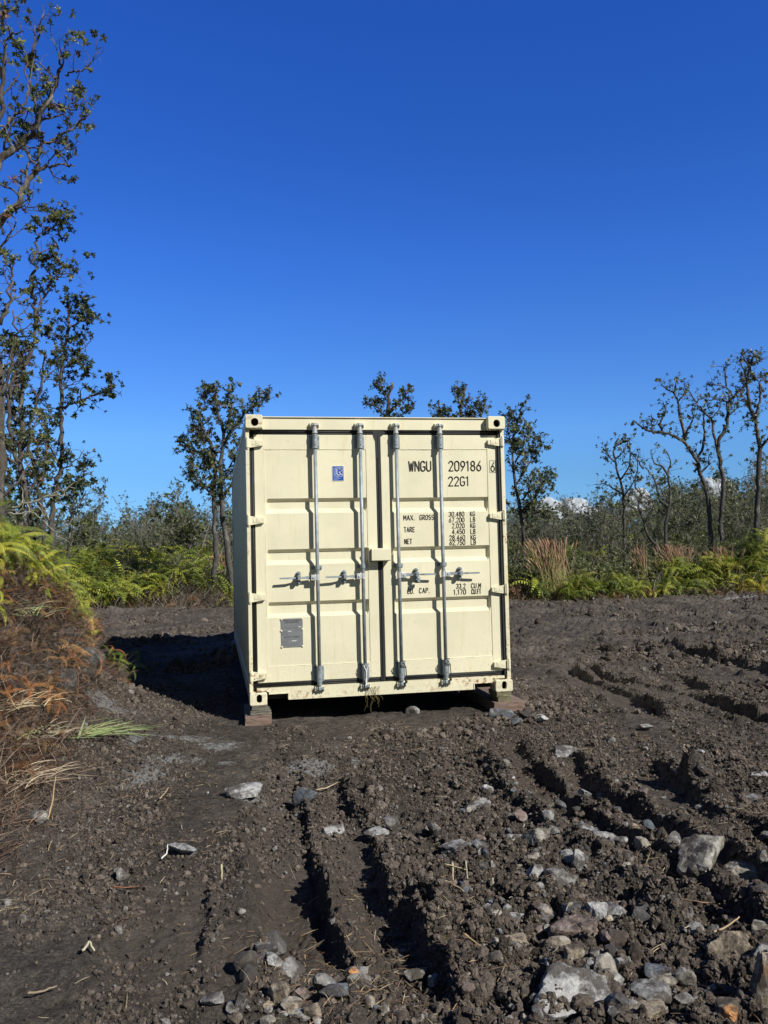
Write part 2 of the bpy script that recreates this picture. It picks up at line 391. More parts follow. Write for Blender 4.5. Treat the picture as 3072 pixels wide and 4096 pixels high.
# each line follows the steep right bank of a wheel track, running towards the container
RUTS = [
    # px line, floor width, depth, ridge height
    (wpts([(1530, 4000), (1440, 3850), (1370, 3770), (1310, 3620), (1268, 3480), (1243, 3370), (1225, 3290), (1195, 3180), (1185, 3060)]), .24, .12, .05),
    (wpts([(1900, 4150), (1800, 3900), (1700, 3760), (1590, 3640), (1535, 3490), (1480, 3360), (1420, 3240), (1370, 3130), (1345, 3050)]), .26, .072, .045),
    (wpts([(3180, 3830), (2980, 3650), (2832, 3533), (2675, 3422), (2480, 3310), (2304, 3191), (2175, 3070), (2085, 2968), (2045, 2915)]), .25, .09, .10),
    (wpts([(3300, 3700), (3100, 3560), (2900, 3420), (2693, 3311), (2601, 3246), (2462, 3181), (2369, 3089), (2286, 3015), (2250, 2980)]), .22, .06, .085),
    (wpts([(3300, 3480), (3017, 3311), (2879, 3256), (2786, 3181), (2693, 3089), (2582, 3006), (2530, 2950)]), .25, .06, .17),
    (wpts([(3400, 2960), (3000, 2850), (2750, 2780), (2560, 2740), (2434, 2720), (2300, 2640)]), .3, .06, .08),
    (wpts([(3300, 2900), (2900, 2790), (2640, 2700), (2584, 2600)]), .25, .04, .10),
    (wpts([(2700, 2900), (2500, 2780), (2391, 2740), (2250, 2660)]), .2, .03, .09),
    (wpts([(2600, 3560), (2300, 3400), (2130, 3280), (1980, 3150), (1850, 3020)]), .2, .03, .07),
    (wpts([(900, 4100), (1010, 3900), (1030, 3650), (1010, 3400), (1000, 3200)]), .22, .008, .03),
    (wpts([(560, 4100), (760, 3900), (830, 3600), (850, 3350)]), .25, .008, .02),
    (wpts([(3400, 2800), (3072, 2700), (2800, 2620), (2600, 2570)]), .3, .05, .07),
]
LITTER = wpts([(-900, 3640), (0, 3560), (200, 3440), (330, 3250), (400, 3060), (480, 2920), (500, 2860)])
THICK = wpts([(-2200, 3300), (-700, 3300), (0, 3270), (110, 3190), (205, 3080), (300, 2960), (430, 2860), (462, 2780)]) + [tuple(at(385, 2590)[:2]), tuple(at(385, 2500)[:2]), tuple(at(375, 2440)[:2])]
THICK = THICK + [(-7.5, 20.0)]
SCRAPE = [(560, 3120, 130, 45), (680, 3055, 170, 25), (1250, 3075, 150, 45), (880, 2990, 120, 30), (420, 2935, 110, 30), (700, 2975, 200, 16), (500, 3170, 120, 20),
          (2263, 3003, 70, 22), (1000, 3190, 110, 30), (2960, 2405, 160, 8), (740, 3417, 70, 16), (2750, 2540, 60, 8), (540, 3000, 50, 20), (900, 3060, 50, 12), (1420, 3040, 60, 18)]
SCR = [(at(u, v)[:2], a / FPX * np.linalg.norm(at(u, v) - CAM), b / FPX * np.linalg.norm(at(u, v) - CAM) * 4.2) for u, v, a, b in SCRAPE]

BK = ray(-120, 2400, 7.9)[:2]; BANK = .72
def clearing_edge(x): return 16.6 - .22 * (x + 4.5) + .5 * np.sin(x * 1.3) * .5
def vegq(x, y):
    """how far inside the standing vegetation a point is (m, negative on cleared ground)"""
    d, _, _ = polydist(x, y, THICK)
    q1 = -d
    q1 = np.where(y < -4.6, -1, q1)
    q2 = y - clearing_edge(x)
    return np.maximum(q1, q2), q1, q2
def terrain(x, y, fine=True):
    x = np.asarray(x, float); y = np.asarray(y, float)
    z = np.full(x.shape, -.185) + .05 * fbm(x * .35, y * .35, 5, 3)
    near_box = sstep(2.2, .6, np.maximum(np.abs(x) - 1.2, np.maximum(-y, y - 6)))   # pad is level under the container
    z = z * (1 - near_box) + (-.185) * near_box
    q, q1, q2 = vegq(x, y)
    z = z + np.where(q1 > 0, (sstep(0, .6, q1) * .56 + .62 * sstep(.6, 2.4, q1) * sstep(9, 4, y)), 0) * sstep(14, 9, y)
    z = z + BANK * np.exp(-(((x - BK[0]) / 1.3) ** 2 + ((y - BK[1]) / 1.5) ** 2))
    z = z + sstep(-.3, 5.5, q2) * (.75 + .25 * sstep(5, 14, q2))
    z = z + .10 * np.exp(-((q2 + .3) / .5) ** 2)
    dl, _, _ = polydist(x, y, LITTER)
    lit = sstep(-.15, .45, -dl) * (y < 1.5)
    z = z + .07 * lit
    smooth = np.zeros(x.shape); rid = np.zeros(x.shape)
    wob = .055 * fbm(x * 2.6, y * 2.6, 31, 4)
    for k, (pts, w, dep, rg) in enumerate(RUTS):
        s, l, L = polydist(x, y, pts)
        s = s + wob
        # ruts are drawn towards the container so the camera's right is the right hand side of the line
        fade = sstep(0, .4, l) * sstep(L, L - .8, l) * (.85 + .3 * fbm(l * 1.2, l * 0 + k, 7, 2) if k < 4 else np.clip(.75 + 1.6 * fbm(l * 1.1, l * 0 + k, 7, 2), .25, 1))
        if k == 0: fade = fade * (0.50 + .8 * np.exp(-((l - .95) / .6) ** 2))
        elif k == 1: fade = fade * (.5 + .5 * sstep(2.4, .8, l))
        else: fade = fade * .88
        fl = sstep(-w - .12, -w + .02, s) * sstep(.02, -.03, s)
        z = z - dep * fade * fl * (1 - near_box * .9)
        r = sstep(-.01, .03, s) * sstep(.22, .05, s)
        r2 = np.exp(-((s + w + .1) / .06) ** 2)
        z = z + (rg * r + rg * .4 * r2) * fade * (.7 + 1.2 * fbm(x * 5, y * 5, 37 + k, 3))
        smooth = np.maximum(smooth, fl * np.clip(fade, 0, 1)); rid = np.maximum(rid, np.maximum(r, r2 * .7) * np.clip(fade, 0, 1))
    rough = np.clip(.42 + .8 * fbm(x * .55, y * .55, 17, 3) + 1.0 * fbm((x - .16 * y) * 2.6, y * .45, 19, 3), .10, 1)
    # rubble and clods are heavier towards the camera and the right
    rough = np.clip(rough + .45 * sstep(-2.4, -5.0, y) * sstep(-1.9, -1.2, x) + .15 * sstep(1.0, 2.5, x), .12, 1.25)
    flat_left = sstep(-.95, -1.5, x) * sstep(-1.0, -2.5, y)
    rough = rough * (1 - .6 * flat_left)
    rough = np.clip(rough * (1 - .78 * smooth) + .6 * rid, .10, 1.4)
    rough = rough * (1 - .5 * near_box)
    if fine:
        far = sstep(16, 5, y); z = z + sstep(2, 6, y + np.abs(x) * .6) * (1 - near_box) * (.10 * np.clip(fbm(x * .9, y * 1.3, 101, 3), 0, 1) + .07 * rough * clods(x + .08 * fbm(x * 4, y * 4, 9), y, .34, 103, .45) + .04 * clods(x, y, .13, 105, .6) + .055 * fbm(x * 5, y * 7, 107, 4) * np.clip(.4 + 1.5 * fbm(x * .8, y * 1.1, 109, 2), .15, 1))
        z = z + rough * (.045 * clods(x + .05 * fbm(x * 9, y * 9, 3), y + .05 * fbm(x * 9, y * 9, 8), .21, 11, .5) + .028 * clods(x, y + .03 * fbm(x * 14, y * 14, 4), .10, 23, .7)
                         + .017 * clods(x, y, .048, 41, .85) * far + .009 * clods(x, y, .024, 57, .9) * sstep(4, -2, y))
        z = z + (.02 + .02 * rough) * fbm(x * 3.2, y * 3.2, 61, 5) + (.008 + .026 * rough) * fbm(x * 18, y * 23, 71, 5) * far + .012 * (1 - .6 * smooth) * np.abs(fbm(x * 11, y * 13, 73, 4)) * far
        # scored, combed texture left by the machine in the smooth parts
        z = z + np.maximum(.6 * smooth, flat_left * .8) * (.006 * np.clip(np.sin((y + .25 * x + .05 * fbm(x * 2, y * 2, 79, 2)) * 2 * math.pi / .075), -.3, 1) * np.clip(.5 + 2 * fbm(x * 1.5, y * 1.5, 78, 2), 0, 1) * sstep(2, -1, y) + .004 * fbm(x * 4, y * 60, 77, 2))
    scr = np.zeros(x.shape)
    for (c, a, b) in SCR:
        scr = np.maximum(scr, np.exp(-(((x - c[0]) / a) ** 2 + ((y - c[1]) / b) ** 2) ** 1.5 * 1.2))
    if fine: z = z * (1 - .5 * scr) + (-.18) * .5 * scr * 1 if False else z - scr * rough * .02
    return z, smooth, scr, np.maximum(lit, sstep(-.6, .2, q))
def hz(x, y, fine=False):
    return float(terrain(np.array([x]), np.array([y]), fine)[0][0])

def build_ground():
    hv = np.array([-math.sin(YAW), math.cos(YAW)]); rv = np.array([math.cos(YAW), math.sin(YAW)])
    rows = [-60, -20, -6, -2, .4, 1.0, 1.6]
    d = 2.0
    while d < 34: rows.append(d); d *= 1.0032 if d < 10 else (1.0042 if d < 26 else 1.01)
    while d < 9000: rows.append(d); d *= 1.09
    rows = np.array(rows)
    t = np.arange(-.60, .601, .0022)
    ext = [.66, .75, .9, 1.2, 1.7, 2.6, 4, 7, 12]
    t = np.concatenate([-np.array(ext[::-1]), t, ext])
    sc = np.maximum(np.abs(rows), 1.6)
    A, Bt = np.meshgrid(rows, t, indexing='ij'); S = np.repeat(sc[:, None], len(t), 1)
    x = CAM[0] + A * hv[0] + Bt * S * rv[0]; y = CAM[1] + A * hv[1] + Bt * S * rv[1]
    z, sm, scr, lit = terrain(x.ravel(), y.ravel())
    r, c = A.shape
    i = np.arange(r - 1)[:, None] * c; j = np.arange(c - 1)[None, :]
    f = np.stack([i + j, i + j + 1, i + c + j + 1, i + c + j], -1).reshape(-1, 4)
    mb = MB(); mb.add(np.stack([x.ravel(), y.ravel(), z], -1), f, np.stack([sm, scr, lit], -1))
    o = mb.build('ground', M['soil'], smooth=False)
    tag(o, 'dark churned volcanic soil of the cleared lot', kind='structure')
build_ground()

# ------------------------------------------------------------------ the container
BOX = empty('shipping_container', (0, 0, 0), 'cream steel shipping container with closed double doors raised on timber blocks', 'shipping container')

def rrect(cx, cz, w, h, r, n=8):
    pts = []
    for (sx, sz, a0) in ((1, 1, 0), (-1, 1, 90), (-1, -1, 180), (1, -1, 270)):
        for k in range(n):
            a = math.radians(a0 + 90 * k / (n - 1)); pts.append((cx + sx * (w / 2 - r) + r * math.cos(a), cz + sz * (h / 2 - r) + r * math.sin(a)))
    return np.array(pts)
def casting(sx, top, front):
    x0, x1 = (-1.219, -1.064) if sx < 0 else (1.048, 1.219)
    z0, z1 = (2.466, 2.591) if top else (0, .112)
    D = .165; mb = MB()
    hc = (-1.133 if sx < 0 else 1.136), (2.523 if top else .062)
    r = .018
    out = rrect((x0 + x1) / 2, (z0 + z1) / 2, x1 - x0, z1 - z0, r); oin = rrect((x0 + x1) / 2, (z0 + z1) / 2, x1 - x0 - .012, z1 - z0 - .012, r * .7)
    hw, hh = (.066, .072) if top else (.048, .074)
    ho = rrect(hc[0], hc[1], hw, hh, hw * .48)
    n = len(out)
    ys = [(ho, .028), (ho, 0.0), (oin, 0.0), (out, .007), (out, D), (oin * 0 + np.array([(x0 + x1) / 2, (z0 + z1) / 2]), D)]
    v = np.concatenate([np.column_stack([l[:, 0], np.full(n, y), l[:, 1]]) for l, y in ys])
    f = np.array([[a * n + i, a * n + (i + 1) % n, (a + 1) * n + (i + 1) % n, (a + 1) * n + i] for a in range(len(ys) - 1) for i in range(n)])
    if not front: v[:, 1] = 6.058 - v[:, 1]
    mb.add(v, f)
    o = mb.build('corner_casting', M['paint_rust'], BOX, color=False)
    # dark hollow behind the hole
    hb = MB(); n2 = n; hol = rrect(hc[0], hc[1], hw + .03, hh + .03, .02)
    ys = [(ho, .028), (hol, .029), (hol, .12), (hol * 0 + np.array(hc), .12)]
    v = np.concatenate([np.column_stack([l[:, 0], np.full(n, y), l[:, 1]]) for l, y in ys])
    f = np.array([[a * n + i, (a + 1) * n + i, (a + 1) * n + (i + 1) % n, a * n + (i + 1) % n] for a in range(3) for i in range(n)])
    if not front: v[:, 1] = 6.058 - v[:, 1]
    hb.add(v, f); h = hb.build('casting_hollow', M['hollow'], o, color=False)
    return o
for sx in (-1, 1):
    for top in (0, 1):
        for front in (1, 0): casting(sx, top, front)
# corner posts
for sx in (-1, 1):
    for (y0, y1) in ((.040, .15), (5.91, 6.05)):
        a, b = (-1.217, -1.184) if sx < 0 else (1.180, 1.217)
        MB().box(a, b, y0, y1, .112, 2.466, .004).build('corner_post', M['paint_rust'], BOX, color=False)
for sx in (-1, 1):            # recessed inner face of the post: the dark channel beside the doors
    mb = MB(); a, b = (-1.184, -1.143) if sx < 0 else (1.157, 1.180)
    mb.box(a + .0015 * (sx > 0), b - .0003, .118 if sx < 0 else .052, .149, .150, 2.455); mb.build('post_seal', M['rubber'], BOX, color=False)
# header
mb = MB(); mb.box(-1.064, 1.048, .072, .17, 2.464, 2.574, .004); mb.box(-1.066, 1.05, .058, .2, 2.5742, 2.583, .002)
mb.build('door_header', M['paint'], BOX, color=False)
# sill with fork pockets
mb = MB()
mb.prism([(-1.064, .112), (-1.046, .108), (-1.040, .093), (-.873, .088), (-.866, .032), (.853, .030), (.858, .083), (1.030, .083), (1.048, .10), (1.048, .144), (-1.15, .144), (-1.15, .118), (-1.064, .118)], .052, .060)
mb.box(-1.15, 1.16, .060, .14, .119, .143)
mb.box(-.866, .853, .0602, .14, .030, .040)
mb.box(-1.046, -.866, .046, .14, .0885, .0945); mb.box(.853, 1.034, .046, .14, .0835, .0895)
mb.box(-.874, -.866, .046, .14, .034, .088); mb.box(.853, .861, .046, .14, .032, .083)
mb.build('door_sill', M['paint_rust'], BOX, color=False)
# roof, floor, rails, end wall
mb = MB()
ys = np.linspace(.2, 5.9, 400); zz = 2.575 + .008 * np.clip(np.sin(ys / .209 * 2 * math.pi) * 1.6, -1, 1)
v = np.concatenate([np.column_stack([np.full(400, x), ys, zz]) for x in (-1.17, 1.17)]); i = np.arange(399)
mb.add(v, np.column_stack([i, i + 400, i + 401, i + 1])); mb.build('roof', M['paint_side'], BOX, color=False)
mb = MB(); mb.box(-1.16, 1.16, .15, 5.95, .03, .14); 
for k in range(16): mb.box(-1.16, 1.16, .35 + k * .35, .40 + k * .35, .012, .0298)
mb.build('floor_frame', M['under'], BOX, color=False)
for sx in (-1, 1):
    mb = MB(); a, b = sorted((sx * 1.155, sx * 1.213))
    mb.box(a, b, .166, 5.892, 2.515, 2.578, .006); mb.build('top_rail', M['paint_side'], BOX, color=False)
    mb = MB(); mb.box(a, b, .166, 5.892, .012, .16, .006); mb.build('bottom_rail', M['paint_side'], BOX, color=False)
    # corrugated side
    prof = []; y = .15
    while y < 5.88:
        for dy, dx in ((0, 0), (.072, 0), (.140, .036), (.210, .036)): prof.append((y + dy, dx))
        y += .278
    prof = [(min(yy, 5.905), dx) for yy, dx in prof] + [(5.91, 0)]
    n = len(prof)
    v = np.array([(sx * (1.206 - dx), yy, z) for z in (.1602, 2.5148) for yy, dx in prof]); i = np.arange(n - 1)
    f = np.column_stack([i, i + n, i + n + 1, i + 1]) if sx < 0 else np.column_stack([i, i + 1, i + n + 1, i + n])
    mb = MB(); mb.add(v, f); mb.build('side_panel', M['paint_side'], BOX, color=False)
mb = MB(); mb.box(-1.183, 1.18, 5.97, 6.03, .113, 2.465, .004); mb.build('end_wall', M['paint_side'], BOX, color=False)

# doors -------------------------------------------------------------
def door(x0, x1, wl, wr, tr, label):
    """x0..x1 door edges, wl..wr the pressed sheet between the stiles, tr = trough heights"""
    z0, z1 = .187, 2.420
    mb = MB()
    yf = .080
    mb.box(x0, wl - .0005, yf, yf + .045, z0, z1, .004); mb.box(wr + .0005, x1, yf, yf + .045, z0, z1, .004)
    mb.box(wl, wr, yf + .0005, yf + .045, 2.285, z1 - .0005, .004); mb.box(wl, wr, yf + .0005, yf + .045, z0 + .0005, .328, .004)
    # pressed sheet
    zb = [.328]
    for (a, b, c, d) in reversed(tr): zb += [d, c, b, a]
    zb.append(2.285)
    bz = np.array(zb); 
    zs = np.unique(np.concatenate([bz] + [np.linspace(bz[i], bz[i + 1], max(2, int((bz[i + 1] - bz[i]) / .03))) for i in range(len(bz) - 1)]))
    prof_z = [.328, *sum(([d, c, b, a] for a, b, c, d in reversed(tr)), []), 2.285]
    prof_y = [0, *sum(([0, 1, 1, 0] for _ in tr), []), 0]
    fz = np.interp(zs, prof_z, prof_y)
    xs = np.unique(np.concatenate([[wl, wl + .006, wl + .024, wr - .024, wr - .006, wr], np.linspace(wl, wr, 34)]))
    fx = np.interp(xs, [wl, wl + .006, wl + .024, wr - .024, wr - .006, wr], [0, 0, 1, 1, 0, 0])
    X, Z = np.meshgrid(xs, zs); F = fz[:, None] * fx[None, :]
    dent = .0030 * fbm(X * 2.4 + 9, Z * 2.1, 5, 3) * np.clip(np.minimum(X - wl, wr - X) * 12, 0, 1)
    Y = yf + .0045 + .036 * F + dent
    mb.add(np.stack([X, Y, Z], -1).reshape(-1, 3), np.array([[i * len(xs) + j, i * len(xs) + j + 1, (i + 1) * len(xs) + j + 1, (i + 1) * len(xs) + j] for i in range(len(zs) - 1) for j in range(len(xs) - 1)]))
    # weld beads round the sheet
    for (a, b) in (((wl, 2.285), (wr, 2.285)), ((wl, .329), (wr, .329)), ((wl, .19), (wl, 2.41)), ((wr, .19), (wr, 2.41))):
        k = 40; t = np.linspace(0, 1, k)
        p = np.column_stack([a[0] + (b[0] - a[0]) * t, np.full(k, yf + .0025), a[1] + (b[1] - a[1]) * t]); p += np.random.RandomState(3).normal(0, .0006, p.shape)
        mb.tube(p, .0038, 5)
    o = mb.build('door', M['paint'], BOX, color=False); o['label'] = label
    return o
TRL = [(1.838, 1.810, 1.744, 1.702), (1.377, 1.349, 1.277, 1.236), (.903, .875, .797, .762)]
TRR = [(1.832, 1.804, 1.736, 1.692), (1.374, 1.346, 1.268, 1.230), (.898, .870, .792, .756)]
DL = door(-1.141, -.024, -1.050, -.112, TRL, 'door with blue decal and grey plate')
DR = door(.024, 1.157, .116, 1.060, TRR, 'door carrying the container numbers')

# gaskets
def gasket(pts, w, parent):
    """rubber seal strip along pts (x,z) with a raised lip in the middle"""
    mb = MB()
    for (a, b) in zip(pts[:-1], pts[1:]):
        horiz = abs(a[1] - b[1]) < abs(a[0] - b[0]); h = w / 2
        if horiz:
            mb.box(a[0], b[0], .086, .115, a[1] - h, a[1] + h, .004); mb.cyl((a[0] + .002, .087, a[1] + h * .35), (b[0] - .002, .087, b[1] + h * .35), h * .42, 10); mb.cyl((a[0] + .002, .086, a[1] - h * .5), (b[0] - .002, .086, b[1] - h * .5), h * .30, 8)
        else:
            mb.box(a[0] - h, a[0] + h, .0865, .1145, a[1], b[1], .004); mb.cyl((a[0] + h * .3, .088, a[1]), (b[0] + h * .3, .088, b[1]), h * .5, 10); mb.cyl((a[0] - h * .6, .0885, a[1]), (b[0] - h * .6, .0885, b[1]), h * .3, 8)
    return mb.build('gasket', M['rubber'], parent, True, False)
gasket([(-1.14, 2.441), (-.03, 2.441)], .038, DL); gasket([(.03, 2.441), (1.155, 2.441)], .038, DR)
gasket([(-1.182, .1655), (-.03, .1655)], .040, DL); gasket([(.03, .1655), (1.155, .1655)], .040, DR)
gasket([(-1.1635, .19), (-1.1635, 2.42)], .040, DL)
g = MB(); g.box(-.0235, .0235, .083, .12, .146, 2.42, .006); g.cyl((.004, .085, .15), (.004, .085, 2.42), .010, 10)
g.prism([(-.05, 2.462), (-.043, 2.40), (-.026, 2.36), (-.022, 2.2), (.022, 2.2), (.024, 2.40), (.06, 2.425), (.075, 2.445), (.03, 2.462)], .078, .0825)
g.build('center_gasket', M['rubber'], BOX, False, False)
# lap strip and lock box over the meeting edge
mb = MB(); mb.box(-.100, .080, -.012, .078, 1.250, 1.366, .006); mb.box(-.118, -.1005, .02, .078, 1.243, 1.374, .004); mb.box(-.098, .078, -.0165, -.0125, 1.256, 1.360, .002)
mb.box(-.115, -.06, .05, .079, 1.215, 1.2425, .004)
lb = mb.build('lock_box', M['paint'], BOX, color=False)
t = np.linspace(0, 1.3 * math.pi, 12)
mb = MB(); mb.tube(np.column_stack([.099 + .014 * np.cos(t + math.pi), np.full(12, .04), 1.322 + .014 * np.sin(t + math.pi)]), .003, 6)
mb.build('hook', M['paint'], DR, False, False)

# hinges
def hinge(sx, zc, parent, rusty=False):
    mb = MB(); h = .082
    if sx < 0: xa, xb, xp = -1.182, -1.062, -1.200
    else: xa, xb, xp = 1.180, 1.060, 1.200
    # tapered blade
    y0, y1 = .046, .079
    pts = [(xa, zc + h / 2), (xa, zc - h / 2), (xb, zc - h / 2 + .020), (xb, zc + h / 2 - .022)]
    if sx > 0: pts = pts[::-1]
    if sx < 0: pts = [pts[0], pts[1], pts[2], pts[3]]
    mb.prism(pts, y0, y1)
    cx = xa + (xb - xa) * .63
    mb.box(cx - .021, cx + .021, y0 - .004, y0 - .0002, zc - .021, zc + .021, .002)
    mb.cyl((cx, y0 - .0065, zc), (cx, y0 - .0042, zc), .007, 10)
    c2 = xa + (xb - xa) * .30
    mb.box(c2 - .012, c2 + .012, y0 - .003, y0 - .0003, zc - .016, zc + .010, .002)
    # knuckle and lugs on the post
    mb.cyl((xp, .038, zc - h / 2), (xp, .038, zc + h / 2), .0155, 16)
    mb.box(min(xp, xa), max(xp, xa), .030, .062, zc - h / 2 + .002, zc + h / 2 - .002, .004)
    mb.cyl((xp, .038, zc - h / 2 - .012), (xp, .038, zc + h / 2 + .012), .009, 10)
    return mb.build('hinge', M['paint_rust'] if rusty else M['paint'], parent, False, False)
for z in (2.338, 1.641, .951): hinge(-1, z, DL)
hinge(-1, .252, DL, True)
for z in (2.352, 1.651, .953, .250): hinge(1, z, DR)

# locking rods ---------------------------------------------------------
def rivet(mb, x, y, z, r=.008): mb.cyl((x, y, z), (x, y - .006, z), r, 8); mb.cyl((x, y - .006, z), (x, y - .0085, z), r * .6, 8)
def rod(x, side, label=None, wired=None):
    """side -1: handle points left, +1: handle points right"""
    y = .026
    mb = MB(); mb.cyl((x, y, .150), (x, y, 2.478), .0168, 20)
    o = mb.build('locking_rod', M['galv'], BOX, True, False)
    if label: o['label'] = label
    for zt, up in ((2.478, 1), (.150, -1)):        # cam ends with their collar
        mb = MB()
        mb.cyl((x, y, zt - up * .045), (x, y, zt), .0215, 18); mb.cyl((x, y, zt - up * .052), (x, y, zt - up * .044), .0255, 18)
        mb.cyl((x, y, zt), (x, y, zt + up * .028), .0135, 12)
        zz = zt + up * .030
        mb.box(x - .012, x + .014, y - .022, y + .03, zz - .014, zz + .014, .004)
        mb.box(x - .034, x - .015, y - .012, y + .020, zz - .012, zz + .007, .004); mb.box(x + .017, x + .033, y - .016, y + .016, zz - .010, zz + .012, .004)
        mb.cyl((x - .032, y - .014, zz + .004), (x - .018, y - .016, zz + .010), .006, 8); mb.cyl((x + .018, y - .012, zz - .004), (x + .036, y - .016, zz - .008), .006, 8)
        mb.build('cam', M['galv_bright'] if up > 0 else M['galv'], o, False, False)
        mb = MB(); ys = .050 if up < 0 else .070
        mb.box(x - .044, x - .036, ys - .034, ys - .0005, zz - .022, zz + .016, .003); mb.box(x + .036, x + .044, ys - .034, ys - .0005, zz - .022, zz + .016, .003)
        mb.box(x - .046, x + .046, ys - .007, ys - .0002, zz - .024, zz + .018, .003)
        mb.build('cam_keeper', M['paint'] if up > 0 else M['paint_rust'], o, False, False)
    for za, zb in ((2.292, 2.410), (.180, .318)):   # long bearing brackets
        mb = MB()
        mb.box(x - .047, x + .047, .0725, .0795, za, zb, .003)
        mb.cyl((x, y, za + .004), (x, y, zb - .004), .0235, 20)
        mb.box(x - .0225, x + .0225, y, .073, za + .006, zb - .006)
        mb.cyl((x, y, za - .004), (x, y, za + .005), .0265, 18); mb.cyl((x, y, zb - .005), (x, y, zb + .004), .0265, 18)
        for dx in (-.036, .036):
            for zr in (za + .022, (za + zb) / 2, zb - .022):
                if zr != (za + zb) / 2 or dx < 0: rivet(mb, x + dx, .0725, zr)
        br = mb.build('bearing_bracket', M['galv'], o, False, False)
        mb = MB()
        for zr in (za + .026, zb - .026): br_m = MB().cyl((x, y - .0225, zr), (x, y - .0242, zr), .0055, 10).build('bolt_hole', M['black'], o, False, False)
    mb = MB(); zc = 1.206                              # middle guide
    mb.box(x - .048, x + .048, .0725, .0795, zc - .018, zc + .018, .003); mb.cyl((x, y, zc - .017), (x, y, zc + .017), .0225, 18); mb.box(x - .021, x + .021, y, .073, zc - .016, zc + .016)
    for dx in (-.037, .037): rivet(mb, x + dx, .0725, zc)
    mb.cyl((x, y - .0222, zc), (x, y - .0235, zc), .005, 10)
    mb.build('rod_guide', M['galv'], o, False, False)
    # handle hub, bar, grip
    zc = 1.116; s = side
    mb = MB(); mb.box(min(x + s * .014, x + s * .062), max(x + s * .014, x + s * .062), y - .020, y - .001, zc - .025, zc + .025, .004); mb.cyl((x, y, zc - .027), (x, y, zc + .027), .021, 16)
    rivet(mb, x + s * .040, y - .020, zc, .010)
    mb.build('handle_hub', M['galv_bright'], o, False, False)
    mb = MB()
    xs = [.045, .10, .135, .20, .235, .345]; hh = [.030, .026, .016, .013, .018, .015]; yy = [.034, .030, .026, .022, .010, .004]
    for k in range(5):
        a, b = x + s * xs[k], x + s * xs[k + 1]
        v = []
        for (xx, h_, y_) in ((a, hh[k], yy[k]), (b, hh[k + 1], yy[k + 1])):
            v += [(xx, y_, zc - h_ / 2), (xx, y_, zc + h_ / 2), (xx, y_ + .012, zc + h_ / 2), (xx, y_ + .012, zc - h_ / 2)]
        f = [[0, 1, 5, 4], [1, 2, 6, 5], [2, 3, 7, 6], [3, 0, 4, 7], [0, 3, 2, 1], [4, 5, 6, 7]]
        mb.add(v, np.array(f))
    mb.build('handle', M['galv'], o, False, False)
    # catch holding the handle to the door
    cx = x + s * .168
    mb = MB()
    mb.prism(list(map(tuple, rrect(cx, zc + .028, .040, .062, .019, 6))), .066, .078)
    mb.prism(list(map(tuple, rrect(cx, zc - .036, .034, .046, .016, 6))), .066, .078)
    mb.box(cx - .019, cx + .019, .020, .066, zc + .012, zc + .020, .003); mb.box(cx - .016, cx + .016, .000, .066, zc - .020, zc - .012, .003)
    mb.box(cx - .015, cx + .012, -.003, .005, zc - .020, zc + .026, .004)
    mb.cyl((cx, .062, zc + .042), (cx, .030, zc + .042), .014, 14); rivet(mb, cx, .030, zc + .042, .009); rivet(mb, cx, .066, zc - .044, .009)
    if s > 0 and x < .3:
        mb.box(cx - .008, cx + .020, -.016, .010, zc - .070, zc - .022, .005); mb.box(cx - .022, cx + .022, .010, .045, zc - .078, zc - .052, .005)
    mb.build('handle_catch', M['galv'], o, False, False)
    if wired:
        r = random.Random(wired); mb = MB()
        t = np.linspace(0, 1, 40)
        if wired == 1:
            p = np.column_stack([x + np.interp(t, [0, .25, .5, 1], [-.02, .003, .006, -.004]) + .002 * np.sin(t * 30), np.full(40, -.002), np.interp(t, [0, .25, .5, 1], [.312, .262, .25, .12])])
            mb.tube(p, .0032, 5); p2 = p.copy(); p2[:, 0] = x + np.interp(t, [0, .25, 1], [.028, .004, .004]); mb.tube(p2, .0032, 5); mat = M['white']
        else:
            a = t * 9
            p = np.column_stack([x + .026 * np.cos(a * 1.2) + .006, y - .012 - .022 * np.abs(np.sin(a * .7)), .325 - .06 * t + .02 * np.sin(a)]); mb.tube(p, .0038, 5)
            p = np.column_stack([x + np.interp(t, [0, .3, .8, 1], [.01, .034, .038, .03]), np.full(40, y - .03), np.interp(t, [0, .3, 1], [.32, .28, .135])]); mb.tube(p, .0042, 5)
            mb.tube([(x + .034, y - .03, .160), (x + .034, y - .03, .132)], [.013, .011], 8); mat = M['wire']
        mb.build('tie_wire', mat, o, True, False)
    return o
rod(-.592, -1); rod(-.175, -1, wired=1); rod(.163, 1, wired=2); rod(.583, 1, wired=3)

